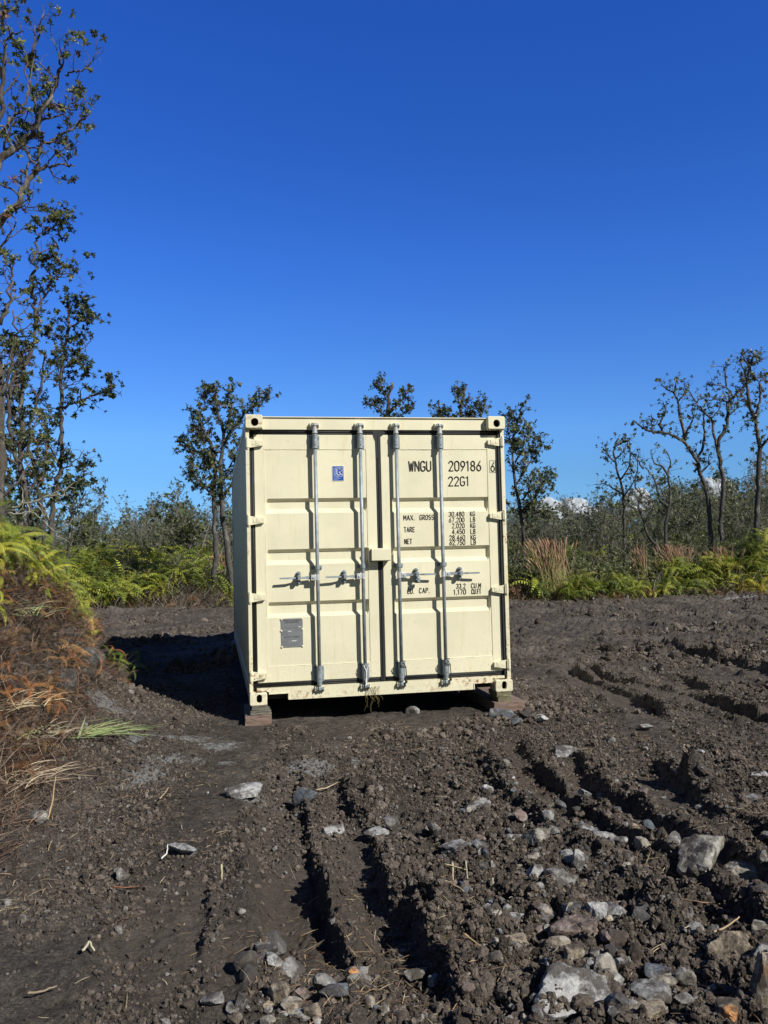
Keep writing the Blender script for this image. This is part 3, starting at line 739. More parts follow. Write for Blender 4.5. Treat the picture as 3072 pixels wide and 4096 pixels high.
# stencil lettering -----------------------------------------------------
def arc(cx, cy, rx, ry, a0, a1, n=9):
    return [(cx + rx * math.cos(math.radians(a0 + (a1 - a0) * k / (n - 1))), cy + ry * math.sin(math.radians(a0 + (a1 - a0) * k / (n - 1)))) for k in range(n)]
G = {   # strokes in a box one wide, two high
    'W': [[(0, 2), (.25, 0), (.5, 1.6), (.75, 0), (1, 2)]], 'N': [[(.06, 0), (.06, 2), (.94, 0), (.94, 2)]], 'M': [[(0.03, 0), (.03, 2), (.5, .7), (.97, 2), (.97, 0)]],
    'G': [arc(.5, 1.5, .46, .5, 20, 180) + arc(.5, .5, .46, .5, 180, 360) + [(.96, .9), (.55, .9)]], 'U': [[(.05, 2)] + arc(.5, .5, .45, .5, 180, 360) + [(.95, 2)]],
    '0': [[(.04, .6), (.04, 1.4)] + arc(.5, 1.5, .46, .5, 180, 0) + arc(.5, .5, .46, .5, 0, -180)], '1': [[(.28, 1.75), (.6, 2), (.6, 0)]],
    '2': [arc(.5, 1.5, .45, .5, 170, -20) + [(.05, 0), (.97, 0)]], '3': [arc(.46, 1.52, .44, .48, 160, -85) + arc(.46, .53, .48, .53, 85, -160)],
    '4': [[(.72, 0), (.72, 2), (.02, .55), (1, .55)]], '5': [[(.9, 2), (.15, 2), (.1, 1.1)] + arc(.48, .62, .48, .62, 120, -160)],
    '6': [[(.85, 2), (.12, .9)] + arc(.5, .58, .45, .58, 150, 510, 14)], '9': [[(.15, 0), (.88, 1.1)] + arc(.5, 1.42, .45, .58, -30, 330, 14)],
    '7': [[(.05, 2), (.95, 2), (.4, 0)]], '8': [arc(.5, 1.52, .40, .48, -90, 270, 14), arc(.5, .54, .46, .54, 90, 450, 14)],
    'A': [[(0, 0), (.5, 2), (1, 0)], [(.2, .65), (.8, .65)]], 'X': [[(0.02, 0), (.98, 2)], [(.02, 2), (.98, 0)]], 'T': [[(0, 2), (1, 2)], [(.5, 2), (.5, 0)]],
    'E': [[(.95, 2), (.1, 2), (.1, 0), (.95, 0)], [(.1, 1.02), (.8, 1.02)]], 'F': [[(.95, 2), (.1, 2), (.1, 0)], [(.1, 1.02), (.8, 1.02)]], 'L': [[(.1, 2), (.1, 0), (.95, 0)]],
    'K': [[(.08, 0), (.08, 2)], [(.95, 2), (.08, .8)], [(.36, 1.15), (.97, 0)]], 'B': [[(.1, 0), (.1, 2), (.5, 2)] + arc(.5, 1.53, .38, .47, 90, -90, 7) + [(.1, 1.06)], [(.5, 1.06)] + arc(.5, .53, .44, .53, 90, -90, 7) + [(.1, 0)]],
    'C': [arc(.5, 1.5, .46, .5, 20, 180) + arc(.5, .5, .46, .5, 180, 340)], 'O': [[(.04, .6), (.04, 1.4)] + arc(.5, 1.5, .46, .5, 180, 0) + arc(.5, .5, .46, .5, 0, -180)],
    'R': [[(.1, 0), (.1, 2), (.5, 2)] + arc(.5, 1.5, .42, .5, 90, -90, 7) + [(.1, 1)], [(.5, 1), (.97, 0)]], 'P': [[(.1, 0), (.1, 2), (.5, 2)] + arc(.5, 1.5, .42, .5, 90, -90, 7) + [(.1, 1)]],
    'S': [arc(.5, 1.5, .43, .5, 30, 265) + arc(.5, .52, .46, .52, 80, -150)], 'D': [[(.1, 0), (.1, 2), (.4, 2)] + arc(.4, 1, .55, 1, 90, -90, 9) + [(.1, 0)]],
    'V': [[(0, 2), (.5, 0), (1, 2)]], 'Y': [[(0, 2), (.5, 1), (1, 2)], [(.5, 1), (.5, 0)]], 'I': [[(.5, 0), (.5, 2)]],
    '.': [[(.5, 0), (.5, .12)]], ',': [[(.55, .1), (.42, -.25)]], ' ': [],
}
def stroke_mesh(mb, pts, w, yfn):
    for (a, b) in zip(pts[:-1], pts[1:]):
        dx, dz = b[0] - a[0], b[1] - a[1]; L = math.hypot(dx, dz) or 1e-6; nx, nz = -dz / L * w / 2, dx / L * w / 2; ex, ez = dx / L * w * .28, dz / L * w * .28
        q = [(a[0] - ex + nx, a[1] - ez + nz), (a[0] - ex - nx, a[1] - ez - nz), (b[0] + ex - nx, b[1] + ez - nz), (b[0] + ex + nx, b[1] + ez + nz)]
        mb.add([(x, yfn(x, z) , z) for x, z in q], np.array([[0, 1, 2, 3]]))
def text(mb, s, x0, x1, z0, z1, w, gap=.32, y=.0785, narrow=(',', '.'), gr=.45):
    """fit string s into the box"""
    adv = [(.34 if c in '.,' else (.6 if c == '1' else (.7 if c == ' ' else 1.0))) for c in s]
    tot = sum(adv) + gap * (len(s) - 1); cw = (x1 - x0) / tot; x = x0; h = z1 - z0; k = 0
    for c, a in zip(s, adv):
        sc = cw * (1 if c not in '.,' else .34)
        for st in G[c]:
            k += 1
            if c == '1': P_ = [(x + (px - .28) / .32 * cw * .34, z0 + pz * h / 2) for px, pz in st]
            else: P_ = [(x + px * sc, z0 + pz * h / 2) for px, pz in st]
            stroke_mesh(mb, P_, w, lambda xx, zz, kk=k: y - .00003 * (kk % 7))
        x += cw * (a + gap)
def marking(s, box, w, parent, name='painted_marking', y=.0785, gap=.32, extra=None):
    mb = MB(); x0, z0, x1, z1 = box; text(mb, s, x0, x1, z0, z1, w, gap, y)
    if extra: extra(mb)
    return mb.build(name, M['black'], parent, False, False)
YP = .0800          # the sheet lies at .0845, dents up to 1.5 mm
marking('WNGU', (.292, 2.081, .505, 2.172), .0112, DR, 'owner_code', YP, .30)
marking('209186', (.677, 2.081, .994, 2.172), .0108, DR, 'serial_number', YP, .34)
def boxed(mb):
    for a, b in (((1.079, 2.062), (1.136, 2.062)), ((1.136, 2.062), (1.136, 2.176)), ((1.136, 2.176), (1.079, 2.176)), ((1.079, 2.176), (1.079, 2.062))): stroke_mesh(mb, [a, b], .003, lambda x, z: .0782)
marking('6', (1.090, 2.073, 1.128, 2.160), .0104, DR, 'check_digit', .0782, .3, boxed)
marking('22G1', (.670, 1.939, .870, 2.024), .0108, DR, 'size_code', YP, .34)
for s, b in (('MAX.', (.230, 1.624, .337, 1.668)), ('GROSS', (.383, 1.624, .520, 1.668)), ('TARE', (.231, 1.513, .333, 1.557)), ('NET', (.232, 1.403, .303, 1.447)), ('CU.', (.250, .940, .312, .982)), ('CAP.', (.362, .943, .462, .987)),
             ('30,480', (.666, 1.651, .815, 1.694)), ('KG', (.874, 1.651, .921, 1.694)), ('67,200', (.666, 1.596, .815, 1.639)), ('LB', (.874, 1.596, .921, 1.639)), ('2,020', (.694, 1.541, .815, 1.583)), ('KG', (.874, 1.541, .921, 1.583)),
             ('4,450', (.694, 1.485, .816, 1.528)), ('LB', (.874, 1.485, .921, 1.528)), ('28,460', (.666, 1.429, .817, 1.472)), ('KG', (.874, 1.429, .922, 1.472)), ('62,750', (.666, 1.383, .817, 1.424)), ('LB', (.874, 1.383, .922, 1.424)),
             ('33.2', (.720, .974, .809, 1.016)), ('CU.M', (.866, .974, .959, 1.016)), ('1,170', (.694, .918, .811, .962)), ('CU.FT', (.868, .918, .959, .962))):
    marking(s, b, .0057, DR, 'weight_marking' if b[1] > 1.3 else 'capacity_marking', YP, .38)
# blue decal
def flat(mb, x0, x1, z0, z1, y): mb.add([(x0, y, z0), (x1, y, z0), (x1, y, z1), (x0, y, z1)], np.array([[0, 1, 2, 3]]))
mb = MB(); mb.box(-.431, -.324, .0802, .0815, 1.995, 2.132); dec = mb.build('approval_decal', M['white'], DL, color=False)
mb = MB(); flat(mb, -.4285, -.3265, 1.9975, 2.1295, .0799); mb.build('decal_field', M['blue'], dec, color=False)
mb = MB(); yd = .0796
for a, b in (((-.400, 2.037), (-.335, 2.037)), ((-.335, 2.037), (-.335, 2.116)), ((-.335, 2.116), (-.400, 2.116)), ((-.400, 2.116), (-.400, 2.037))): stroke_mesh(mb, [a, b], .0022, lambda x, z: yd)
stroke_mesh(mb, [(-.388, 2.106), (-.388, 2.050), (-.360, 2.050)], .0052, lambda x, z: yd - .0001)
P_ = [(-.371, 2.104)] + [(-.361 + .014 * math.cos(a), 2.0905 + .0135 * math.sin(a)) for a in np.linspace(math.pi / 2, -math.pi / 2, 9)] + [(-.370, 2.077), (-.343, 2.048)]
stroke_mesh(mb, P_, .0052, lambda x, z: yd - .0002)
for k, ch in enumerate('CONTAINER'[::-1]):
    zc = 2.037 + k * .0088
    stroke_mesh(mb, [(-.4185, zc + .001), (-.4185, zc + .006)], .0014, lambda x, z: yd); stroke_mesh(mb, [(-.4115, zc + .001), (-.4115, zc + .006)], .0014, lambda x, z: yd); stroke_mesh(mb, [(-.4185, zc + .0035), (-.4115, zc + .0035)], .0014, lambda x, z: yd - .0001)
for z, L in ((2.029, .055), (2.0185, .070), (2.008, .038)):
    for k in range(int(L / .0062)): stroke_mesh(mb, [(-.418 + k * .0062, z - .0012), (-.4145 + k * .0062, z + .0012)], .0018, lambda x, z: yd)
mb.build('decal_lettering', M['white'], dec, color=False)
# data plate
mb = MB(); mb.box(-.926, -.730, .0785, .0805, .494, .752, .001)
for x, z in ((-.922, .749), (-.733, .750), (-.922, .640), (-.733, .640), (-.921, .498), (-.733, .497)): pass
pl = mb.build('data_plate', M['plate'], DL, color=False)
mb = MB()
for x, z in ((-.921, .748), (-.734, .748), (-.923, .645), (-.733, .655), (-.920, .500), (-.734, .500)):
    mb.cyl((x, .0785, z), (x, .0745, z), .0095, 12); mb.cyl((x, .0745, z), (x, .0720, z), .006, 10)
mb.build('rivet', M['paint'], pl, color=False)
mb = MB(); yy = .0778
text(mb, 'APPROVED FOR TRANSPORT', -.905, -.752, .727, .738, .0022, .3, yy); text(mb, 'UNDER CUSTOMS SEAL', -.893, -.763, .711, .722, .0022, .3, yy)
text(mb, 'CSC SAFETY APPROVAL', -.901, -.757, .580, .592, .0022, .3, yy)
rr = random.Random(4)
for z, a, b in ((.690, -.88, -.78), (.672, -.915, -.745), (.664, -.90, -.76), (.640, -.915, -.745), (.630, -.915, -.88), (.621, -.915, -.87), (.613, -.915, -.865), (.605, -.915, -.855), (.563, -.90, -.84), (.550, -.915, -.87), (.540, -.915, -.865), (.528, -.915, -.78), (.518, -.915, -.77), (.509, -.915, -.80)):
    x = a
    while x < b: l = rr.uniform(.006, .02); stroke_mesh(mb, [(x, z), (min(b, x + l), z)], .0028, lambda x, z: yy); x += l + .005
mb.build('plate_lettering', M['plate_text'], pl, color=False)
mb = MB()
for z, a, b in ((.6745, -.768, -.744), (.638, -.862, -.835), (.551, -.83, -.79)): stroke_mesh(mb, [(a, z), (b, z)], .0045, lambda x, z: yy - .0004)
mb.build('stamped_figures', M['white'], pl, color=False)

# timber blocks under the corners ----------------------------------------
def timber(name, x0, x1, y0, y1, z0, z1, mat, label, cat, rz=0.0, group=None):
    cx, cy = (x0 + x1) / 2, (y0 + y1) / 2; mb = MB()
    bm = bmesh.new(); bmesh.ops.create_cube(bm, size=1)
    for q in bm.verts: q.co = Vector((q.co.x * (x1 - x0), q.co.y * (y1 - y0), (q.co.z + .5) * (z1 - z0)))
    bmesh.ops.subdivide_edges(bm, edges=bm.edges[:], cuts=5, use_grid_fill=True)
    r = random.Random(hash(label) % 1000 if False else int(abs(x0 * 977 + z0 * 313 + y0 * 71) * 10) % 9973)
    bmesh.ops.bevel(bm, geom=[e for e in bm.edges if len(e.link_faces) == 2 and e.calc_face_angle(0) > .5], offset=.004, segments=1, affect='EDGES')
    for q in bm.verts: q.co += Vector((r.gauss(0, .0016), r.gauss(0, .0016), r.gauss(0, .0012) if z0 < q.co.z + z0 < z1 else 0))
    mb.frombm(bm); o = mb.build(name, mat, None, color=False); o.location = (cx, cy, z0); o.rotation_euler = (0, 0, rz)
    return tag(o, label, cat, group)
gb = 'timber blocks propping the container'
timber('timber_block', -1.256, -1.022, -.035, .62, -.215, -.078, M['wood_red'], 'thick reddish timber on the soil under the left front corner of the container', 'timber block', -.02, gb)
timber('wooden_plank', -1.220, -1.036, -.020, .30, -.0775, -.0395, M['wood_grey'], 'middle grey plank between reddish timber and darker plank at left front corner', 'plank', .03, gb)
timber('wooden_plank', -1.200, -1.060, -.002, .26, -.039, -.0005, M['wood_grey'], 'dark short plank touching the left front corner casting, topmost of its stack', 'plank', 0, gb)
timber('timber_block', 1.008, 1.314, -.03, 1.05, -.225, -.0875, M['wood_red'], 'long reddish timber on the soil under the right front corner of the container', 'timber block', .02, gb)
timber('wooden_plank', 1.068, 1.209, -.01, .24, -.087, -.0455, M['wood_green'], 'lower of two mossy planks stacked under the right front corner', 'plank', -.02, gb)
timber('wooden_plank', 1.055, 1.197, -.004, .24, -.045, -.0005, M['wood_green'], 'upper of two mossy planks stacked under the right front corner', 'plank', .01, gb)
timber('timber_block', -1.26, -1.00, 5.40, 6.05, -.215, -.0005, M['wood_red'], 'dark timber under the far left corner of the container', 'timber block', 0, gb)
timber('timber_block', 1.00, 1.26, 5.40, 6.05, -.215, -.0005, M['wood_red'], 'timber under the far right corner of the container', 'timber block', 0, gb)

# ------------------------------------------------------------------ rocks
def ico(sub):
    bm = bmesh.new(); bmesh.ops.create_icosphere(bm, subdivisions=sub, radius=1); bm.verts.index_update()
    v = np.array([q.co[:] for q in bm.verts]); f = np.array([[q.index for q in p.verts] for p in bm.faces]); bm.free(); return v, f
ICO = {k: ico(k) for k in (1, 2, 3, 4, 5)}
def rock_shape(seed, size, sub=4, facets=11, rnd=.06):
    rng = np.random.RandomState(seed); v, f = ICO[sub]
    n = rng.normal(size=(facets, 3)); n /= np.linalg.norm(n, axis=1)[:, None]; h = rng.uniform(.42, .82, facets)
    n = np.vstack([n, [[0, 0, 1]]]); h = np.append(h, rng.uniform(.6, .85))
    d = v @ n.T; r = np.where(d > .05, h[None] / np.maximum(d, .05), 9).min(1); r = np.minimum(r, 1.25)
    p = v * r[:, None]
    nn = fbm(p[:, 0] * 2.3 + seed, p[:, 1] * 2.3 + p[:, 2] * 1.7, seed, 4) * rnd * 1.5 + fbm(p[:, 0] * 8 + seed, p[:, 1] * 8 + p[:, 2] * 6, seed + 9, 3) * rnd
    p = p * (1 + nn[:, None])
    p = p / (p.max(0) - p.min(0)) * 2
    return p * np.array(size) / 2, f
TONE = {'grey': (.22, .215, .21), 'dark': (.085, .083, .082), 'white': (.32, .32, .325), 'tan': (.27, .225, .17), 'blue': (.11, .125, .15), 'pink': (.20, .155, .135), 'pale': (.27, .25, .215)}
ROCKS = [
 (1905, 3233, 112, 60, 'grey', 'layered grey slab lying flat beyond the middle rubble'),
 (1768, 3338, 60, 24, 'grey', 'small thin grey flake above the split white veined rock'),
 (1827, 3402, 132, 58, 'white', 'split grey rock with a white veined top in the middle of the lot'),
 (2048, 3376, 60, 34, 'white', 'small pointed white chip left of the speckled block'),
 (2150, 3369, 102, 82, 'pale', 'speckled pale block standing up in the upper rubble'),
 (2195, 3302, 56, 48, 'grey', 'small grey stone behind the speckled block'),
 (2209, 3348, 38, 54, 'grey', 'narrow upright grey stone right of the speckled block'),
 (2326, 3272, 84, 52, 'white', 'rounded whitish stone at the edge of the wheel track'),
 (2149, 3528, 62, 70, 'white', 'cracked white and grey stone left of its wider grey neighbour'),
 (2241, 3530, 116, 80, 'grey', 'wide lumpy grey stone in the centre of the rubble'),
 (2316, 3475, 64, 70, 'white', 'knobbly stone with a chalky top'),
 (2166, 3601, 142, 58, 'tan', 'long low tan stone with a grainy face'),
 (2178, 3674, 70, 50, 'pink', 'striped pale stone tilted to the left'),
 (1976, 3691, 172, 52, 'white', 'long whitish slab sunk in the soil'),
 (2045, 3697, 78, 32, 'white', 'bright white chip leaning on the long whitish slab'),
 (2077, 3749, 50, 28, 'white', 'small bright white chip below the long whitish slab'),
 (2069, 3798, 92, 40, 'tan', 'flat stone with a white rim and a tan end'),
 (1945, 3795, 44, 25, 'white', 'little white chip left of the flat tan ended stone'),
 (2306, 3738, 162, 100, 'pink', 'broad pinkish slab half covered with soil'),
 (2229, 3803, 100, 58, 'tan', 'tan striped wedge below the broad pinkish slab'),
 (2292, 3863, 64, 64, 'tan', 'round grainy tan stone above the large streaked boulder'),
 (2256, 3990, 262, 172, 'white', 'large boulder with white streaks over a tan flank'),
 (2412, 3917, 86, 94, 'pale', 'blocky tan cube with one face in deep shadow'),
 (2023, 4010, 66, 56, 'tan', 'small tan cobble left of the large streaked boulder'),
 (1731, 3882, 46, 33, 'white', 'small white stone at the edge of the smooth track'),
 (1657, 3848, 82, 36, 'pale', 'flat pale stone pressed into the smooth track'),
 (2799, 3417, 196, 116, 'pale', 'largest pale boulder sitting in the right wheel track'),
 (2968, 3470, 146, 78, 'pale', 'pale stone with a white corner just right of the largest pale boulder'),
 (3052, 3495, 46, 46, 'grey', 'grey stone cut by the right edge beside the two pale boulders'),
 (2480, 3342, 54, 38, 'white', 'brilliant white chip in the upper right rubble'),
 (2565, 3357, 58, 56, 'pale', 'tan and white broken piece right of the brilliant white chip'),
 (2405, 3320, 92, 46, 'grey', 'low grey stone left of the brilliant white chip'),
 (2392, 3700, 96, 96, 'white', 'steep stone with white veins right of the pinkish slab'),
 (2460, 3687, 88, 54, 'grey', 'grey stone with a pale right end behind the white veined one'),
 (2575, 3700, 102, 82, 'dark', 'dark wedge shaped stone with a white tip'),
 (2468, 3805, 72, 66, 'pink', 'pinkish tan stone above the small grey cube'),
 (2457, 3868, 54, 60, 'blue', 'small bluish grey cube between tan stones'),
 (2612, 3915, 88, 52, 'blue', 'flat bluish stone lying in clods'),
 (2744, 3947, 62, 52, 'pale', 'speckled round stone beside a deep dark hollow'),
 (2658, 3953, 100, 24, 'pale', 'thin pale sliver below the flat bluish stone'),
 (2567, 3996, 136, 78, 'grey', 'big angular grey stone near the bottom edge'),
 (2567, 4067, 156, 64, 'tan', 'wide tan stone cut by the bottom edge'),
 (2920, 3830, 164, 150, 'tan', 'tall mound like boulder with a smooth grey right side'),
 (3040, 3890, 100, 110, 'grey', 'sloping grey stone behind the mound like boulder at the right edge'),
 (2912, 4062, 116, 70, 'tan', 'boulder with an orange patch at the bottom right'),
 (3052, 4010, 66, 150, 'tan', 'orange tan rock face cut by the right edge'),
 (3045, 3716, 72, 48, 'pale', 'pale stone at the right edge below a dark hollow'),
 (3040, 3655, 72, 58, 'dark', 'dark block at the right edge'),
 (2642, 3870, 38, 34, 'pink', 'tiny pinkish stone right of the small grey cube'),
 (2626, 3543, 48, 32, 'grey', 'small grey stone between rubble and right track'),
 (2732, 4026, 62, 34, 'grey', 'low grey stone above the bottom edge right of the wide tan stone'),
 (1085, 3686, 98, 78, 'dark', 'dark basalt lump with a white crust left of the deep rut'),
 (1156, 3852, 96, 74, 'grey', 'smooth grey stone with a white lower rim'),
 (1430, 3836, 86, 68, 'grey', 'round stone with an orange spot at the end of the deep rut'),
 (998, 3876, 80, 74, 'dark', 'rough dark grey block among clods'),
 (1085, 3871, 60, 45, 'white', 'small pale stone between the dark block and the smooth grey stone'),
 (1048, 3825, 74, 50, 'grey', 'grey stone above the small pale stone'),
 (1343, 3990, 122, 68, 'blue', 'oval stone half bluish and half tan'),
 (1297, 3932, 78, 60, 'grey', 'rough brownish stone above the oval bluish stone'),
 (1446, 3932, 88, 60, 'pale', 'brownish pale stone right of the rough brownish one'),
 (1101, 3997, 74, 64, 'tan', 'brown speckled stone with a shadow on its left'),
 (962, 4043, 46, 60, 'grey', 'upright grey stone near the bottom left rubble'),
 (865, 4023, 74, 50, 'white', 'pale chalky stone at the bottom left of the rubble'),
 (1255, 4075, 62, 52, 'tan', 'tan corner of rock at the bottom edge below the oval stone'),
 (1193, 4085, 70, 32, 'grey', 'grey stone at the bottom edge left of the tan corner'),
 (1482, 4040, 44, 54, 'pale', 'narrow pale stone tilted in clods at the bottom'),
 (1537, 4067, 36, 56, 'pale', 'thin upright pale shard at the bottom edge'),
 (1173, 3914, 36, 24, 'pale', 'tiny pale pebble under the smooth grey stone'),
 (1492, 3341, 92, 36, 'white', 'pale crushed stone beside the start of the middle track'),
 (1571, 3324, 60, 50, 'grey', 'grey stone with a pale left side beyond the middle track'),
 (1350, 3319, 80, 40, 'white', 'whitish broken stone between the two middle tracks'),
 (1224, 3202, 90, 64, 'blue', 'split bluish grey stone standing alone in front of the doors'),
 (1000, 3168, 150, 50, 'white', 'pale grey cracked stone flush with the soil left of the split bluish one'),
 (1649, 2845, 54, 30, 'grey', 'round grey stone in front of the gap under the container'),
 (362, 2882, 98, 104, 'dark', 'upright dark slab of lava leaning on the left bank'),
 (262, 2942, 132, 84, 'dark', 'lichen spotted boulder left of the upright lava slab'),
 (150, 3332, 58, 40, 'grey', 'grey stone under dead twigs on the left bank'),
 (1985, 2860, 62, 34, 'blue', 'bluish rock directly in front of the right timber'),
 (2035, 2862, 56, 36, 'blue', 'second bluish rock touching the right timber corner'),
 (2104, 2868, 50, 34, 'blue', 'bluish stone right of the right timber'),
 (2170, 2882, 52, 24, 'white', 'flat pale stone farthest right of those by the timber'),
 (2065, 2898, 44, 24, 'blue', 'small bluish chip lying in front of the timber rocks'),
 (2263, 3003, 116, 34, 'white', 'flat white slab between two ridges of a wheel track'),
 (3040, 3085, 70, 26, 'white', 'flat white slab at the right edge beyond the tracks'),
 (2578, 2913, 52, 14, 'white', 'small white patch of rock far out on the cleared lot'),
 (737, 3420, 104, 24, 'white', 'flat broken whitish plate of rock on the smooth left side'),
 (2868, 2566, 40, 26, 'dark', 'dark stone far out on the right of the cleared lot'),
 (3000, 3190, 60, 30, 'grey', 'grey stone in the clods near the right edge'),
]
def rock_group(u, v):
    return 'loose stones on the cleared lot'
for i, (u, v, w, h, tone, lab) in enumerate(ROCKS):
    c = at(u, v + h * .25, -.18); dist = np.linalg.norm(c - CAM); pxm = dist / FPX
    W = w * pxm; el = math.asin((CAM[2] + .18) / dist)
    D = min(W * .8, h * pxm / math.sin(el) * .9) if h < w * .5 else W * .85
    Hh = max(.25 * W, (h * pxm - D * .5 * math.sin(el)) / math.cos(el))
    zt = hz(c[0], c[1])
    if lab.startswith('upright dark slab'): D = .16; Hh = W * 1.25
    v_, f_ = rock_shape(100 + i, (W * 1.08, D * 1.08, Hh * 1.35), 4, 9 + i % 5, .075 if w > 90 else .05)
    rg = np.random.RandomState(900 + i); col = np.array(TONE[tone]) * rg.uniform(.9, 1.15)
    cc = np.tile(col, (len(v_), 1))
    if 'orange' in lab:
        k = (np.linalg.norm(v_ - v_[np.argmin(v_[:, 1] - v_[:, 2] * .3)], axis=1) < W * .33); cc[k] = (.55, .26, .10)
    mb = MB(); mb.add(v_, f_, cc); o = mb.build('rock', M['rock'], smooth=False)
    o.location = (c[0], c[1], zt + Hh * (.26 if w > 90 else .33) + .022); o.rotation_euler = (0, 0, rg.uniform(-.3, .3))
    tag(o, lab, 'rock', rock_group(u, v))

# ------------------------------------------------------------------ crumbs, straw and litter lying on the soil
def scatter_pts(rng, n, dmin, dmax, tmin=-.47, tmax=.47, power=1.0):
    """random ground points in front of the camera, denser close by"""
    d = dmin * (dmax / dmin) ** (rng.rand(n) ** power); t = rng.uniform(tmin, tmax, n)
    hv = np.array([-math.sin(YAW), math.cos(YAW)]); rv = np.array([math.cos(YAW), math.sin(YAW)])
    x = CAM[0] + d * hv[0] + d * t * rv[0]; y = CAM[1] + d * hv[1] + d * t * rv[1]; return x, y, d
def off_box(x, y): return ~((np.abs(x) < 1.3) & (y > -.1) & (y < 6.2))
rng = np.random.RandomState(5)
mb = MB()
for sub, n, s0, s1, dmin, dmax in ((3, 500, .020, .045, 2.6, 10), (2, 20000, .008, .022, 2.5, 13), (1, 90000, .004, .012, 2.4, 10), (2, 14000, .014, .045, 7, 26), (1, 30000, .008, .022, 6, 22), (3, 700, .04, .10, 8, 25)):
    x, y, d = scatter_pts(rng, n * 3, dmin, dmax)
    z, sm, scr, lit = terrain(x, y)
    q, q1, q2 = vegq(x, y)
    ridge = np.zeros(len(x))
    for pts, w, dep, rg_ in RUTS:
        sd_, l_, L_ = polydist(x, y, pts); ridge = np.maximum(ridge, sstep(-.02, .03, sd_) * sstep(.25, .08, sd_))
    dens = np.clip(.20 + .8 * fbm(x * .9, y * .9, 91, 3) + 1.3 * fbm((x - .16 * y) * 2.6, y * .45, 19, 3) + .45 * sstep(-1.6, .2, x) * sstep(0, -3, y) + .7 * ridge, .04 if sub == 1 else .0, 1) * (1 - .96 * sm) * (1 - .6 * scr) * (1 - .55 * sstep(-.95, -1.5, x) * sstep(-1.0, -2.5, y))
    if sub == 3 and dmax < 15: dens = np.clip(dens - .35, 0, 1)
    if dmax > 15: dens = np.clip(.1 + 2.2 * fbm(x * .7, y * .9, 93, 3), 0, 1)
    k = (rng.rand(len(x)) < dens) & off_box(x, y) & (q < .3); k = np.where(k)[0][:n]
    x, y, z = x[k], y[k], z[k]
    for var in range(6):
        v, f = ICO[sub]; r2 = np.random.RandomState(sub * 10 + var)
        if sub == 3: nz_ = .35 * fbm(v[:, 0] * 2.2 + var * 5, v[:, 1] * 2.2 + v[:, 2] * 1.9, var, 4)[:, None] + .10 * r2.normal(0, 1, (len(v), 1)) * .5
        else: nz_ = r2.normal(0, .24 if sub == 1 else .17, (len(v), 1))
        vv = v * (1 + nz_) * np.array([1, .8, .62]); c = np.ones((len(v), 3))
        kk = np.arange(len(x)) % 6 == var; nn = kk.sum(); s = s0 + (s1 - s0) * rng.rand(nn) ** 2.4
        R = rotmats(rng, nn, .7) * (s / 1)[:, None, None]
        tone = rng.uniform(.5, 1.75, nn)[:, None] * np.array([.108, .090, .076]); pale = rng.rand(nn) < .04
        tone[pale] = np.array([.22, .21, .20]) * rng.uniform(.6, 1.3, (pale.sum(), 1))
        join_copies(mb, (vv, [f], c), R, np.stack([x[kk], y[kk], z[kk] + s * .22], -1), tone)
tag(mb.build('soil_crumbs', M['clod']), 'crumbled dark clods of soil strewn over the lot', kind='stuff')

# grey rubble chips between the stones
mb = MB(); x, y, d = scatter_pts(rng, 2600, 2.7, 7.0)
ux = (x + 1.508) * math.cos(YAW) + (y + 7.776) * math.sin(YAW); tt = ux / d
dens = np.exp(-((tt - .22) / .13) ** 2) * sstep(6.3, 4.6, d) + .5 * np.exp(-((tt + .11) / .07) ** 2) * sstep(3.6, 3.1, d) + .02
k = rng.rand(len(x)) < dens; x, y = x[k], y[k]; z = terrain(x, y)[0]
for var in range(6):
    v_, f_ = rock_shape(3000 + var, (2, 1.7, 1.1), 2, 7, .03); kk = np.arange(len(x)) % 6 == var; nn = kk.sum()
    s = .008 + .036 * rng.rand(nn) ** 3.0; R = rotmats(rng, nn, .4) * s[:, None, None]
    tn = np.array(list(TONE.values()))[rng.randint(0, 7, nn)] * rng.uniform(.7, 1.35, (nn, 1))
    join_copies(mb, (v_, [f_], np.ones((len(v_), 3))), R, np.stack([x[kk], y[kk], z[kk] + s * .3], -1), tn)
tag(mb.build('rubble_chips', M['rock']), 'broken grey rock chips strewn between the larger stones', kind='stuff')

def straws(rng, x, y, z, L, w, cols, lift=.01, bend=.25, tilt=.18):
    """thin bent blades: 3 segment ribbons"""
    mb = MB(); n = len(x); a = rng.uniform(0, 2 * math.pi, n); b = rng.normal(0, bend, n); ti = np.abs(rng.normal(0, tilt, n))
    ln = L[0] + (L[1] - L[0]) * rng.rand(n) ** 2; ww = w * rng.uniform(.6, 1.4, n)
    P = []
    for k in range(4):
        s = (k / 3 - .35) * ln; aa = a + b * k / 3
        P.append(np.stack([x + s * np.cos(aa), y + s * np.sin(aa), z + lift + (s + .35 * ln) * np.sin(ti) + .03 * ln * math.sin(k)], -1))
    P = np.array(P).transpose(1, 0, 2)
    side = np.stack([-np.sin(a), np.cos(a), .35 * np.ones(n)], -1) * ww[:, None] / 2
    tp = np.array([.7, 1, 1, .3])[None, :, None]
    V = np.concatenate([P + side[:, None] * tp, P - side[:, None] * tp], 1)      # n,8,3
    f = np.array([[0, 1, 5, 4], [1, 2, 6, 5], [2, 3, 7, 6]]); F = (f[None] + (np.arange(n) * 8)[:, None, None]).reshape(-1, 4)
    c = np.array(cols)[rng.randint(0, len(cols), n)] * rng.uniform(.7, 1.3, (n, 1))
    mb.add(V.reshape(-1, 3), F, np.repeat(c, 8, 0)); return mb
STRAW = [(.40, .30, .17), (.30, .20, .11), (.20, .12, .07), (.45, .38, .26), (.14, .09, .06), (.16, .10, .07)]
x, y, d = scatter_pts(rng, 24000, 2.5, 14)
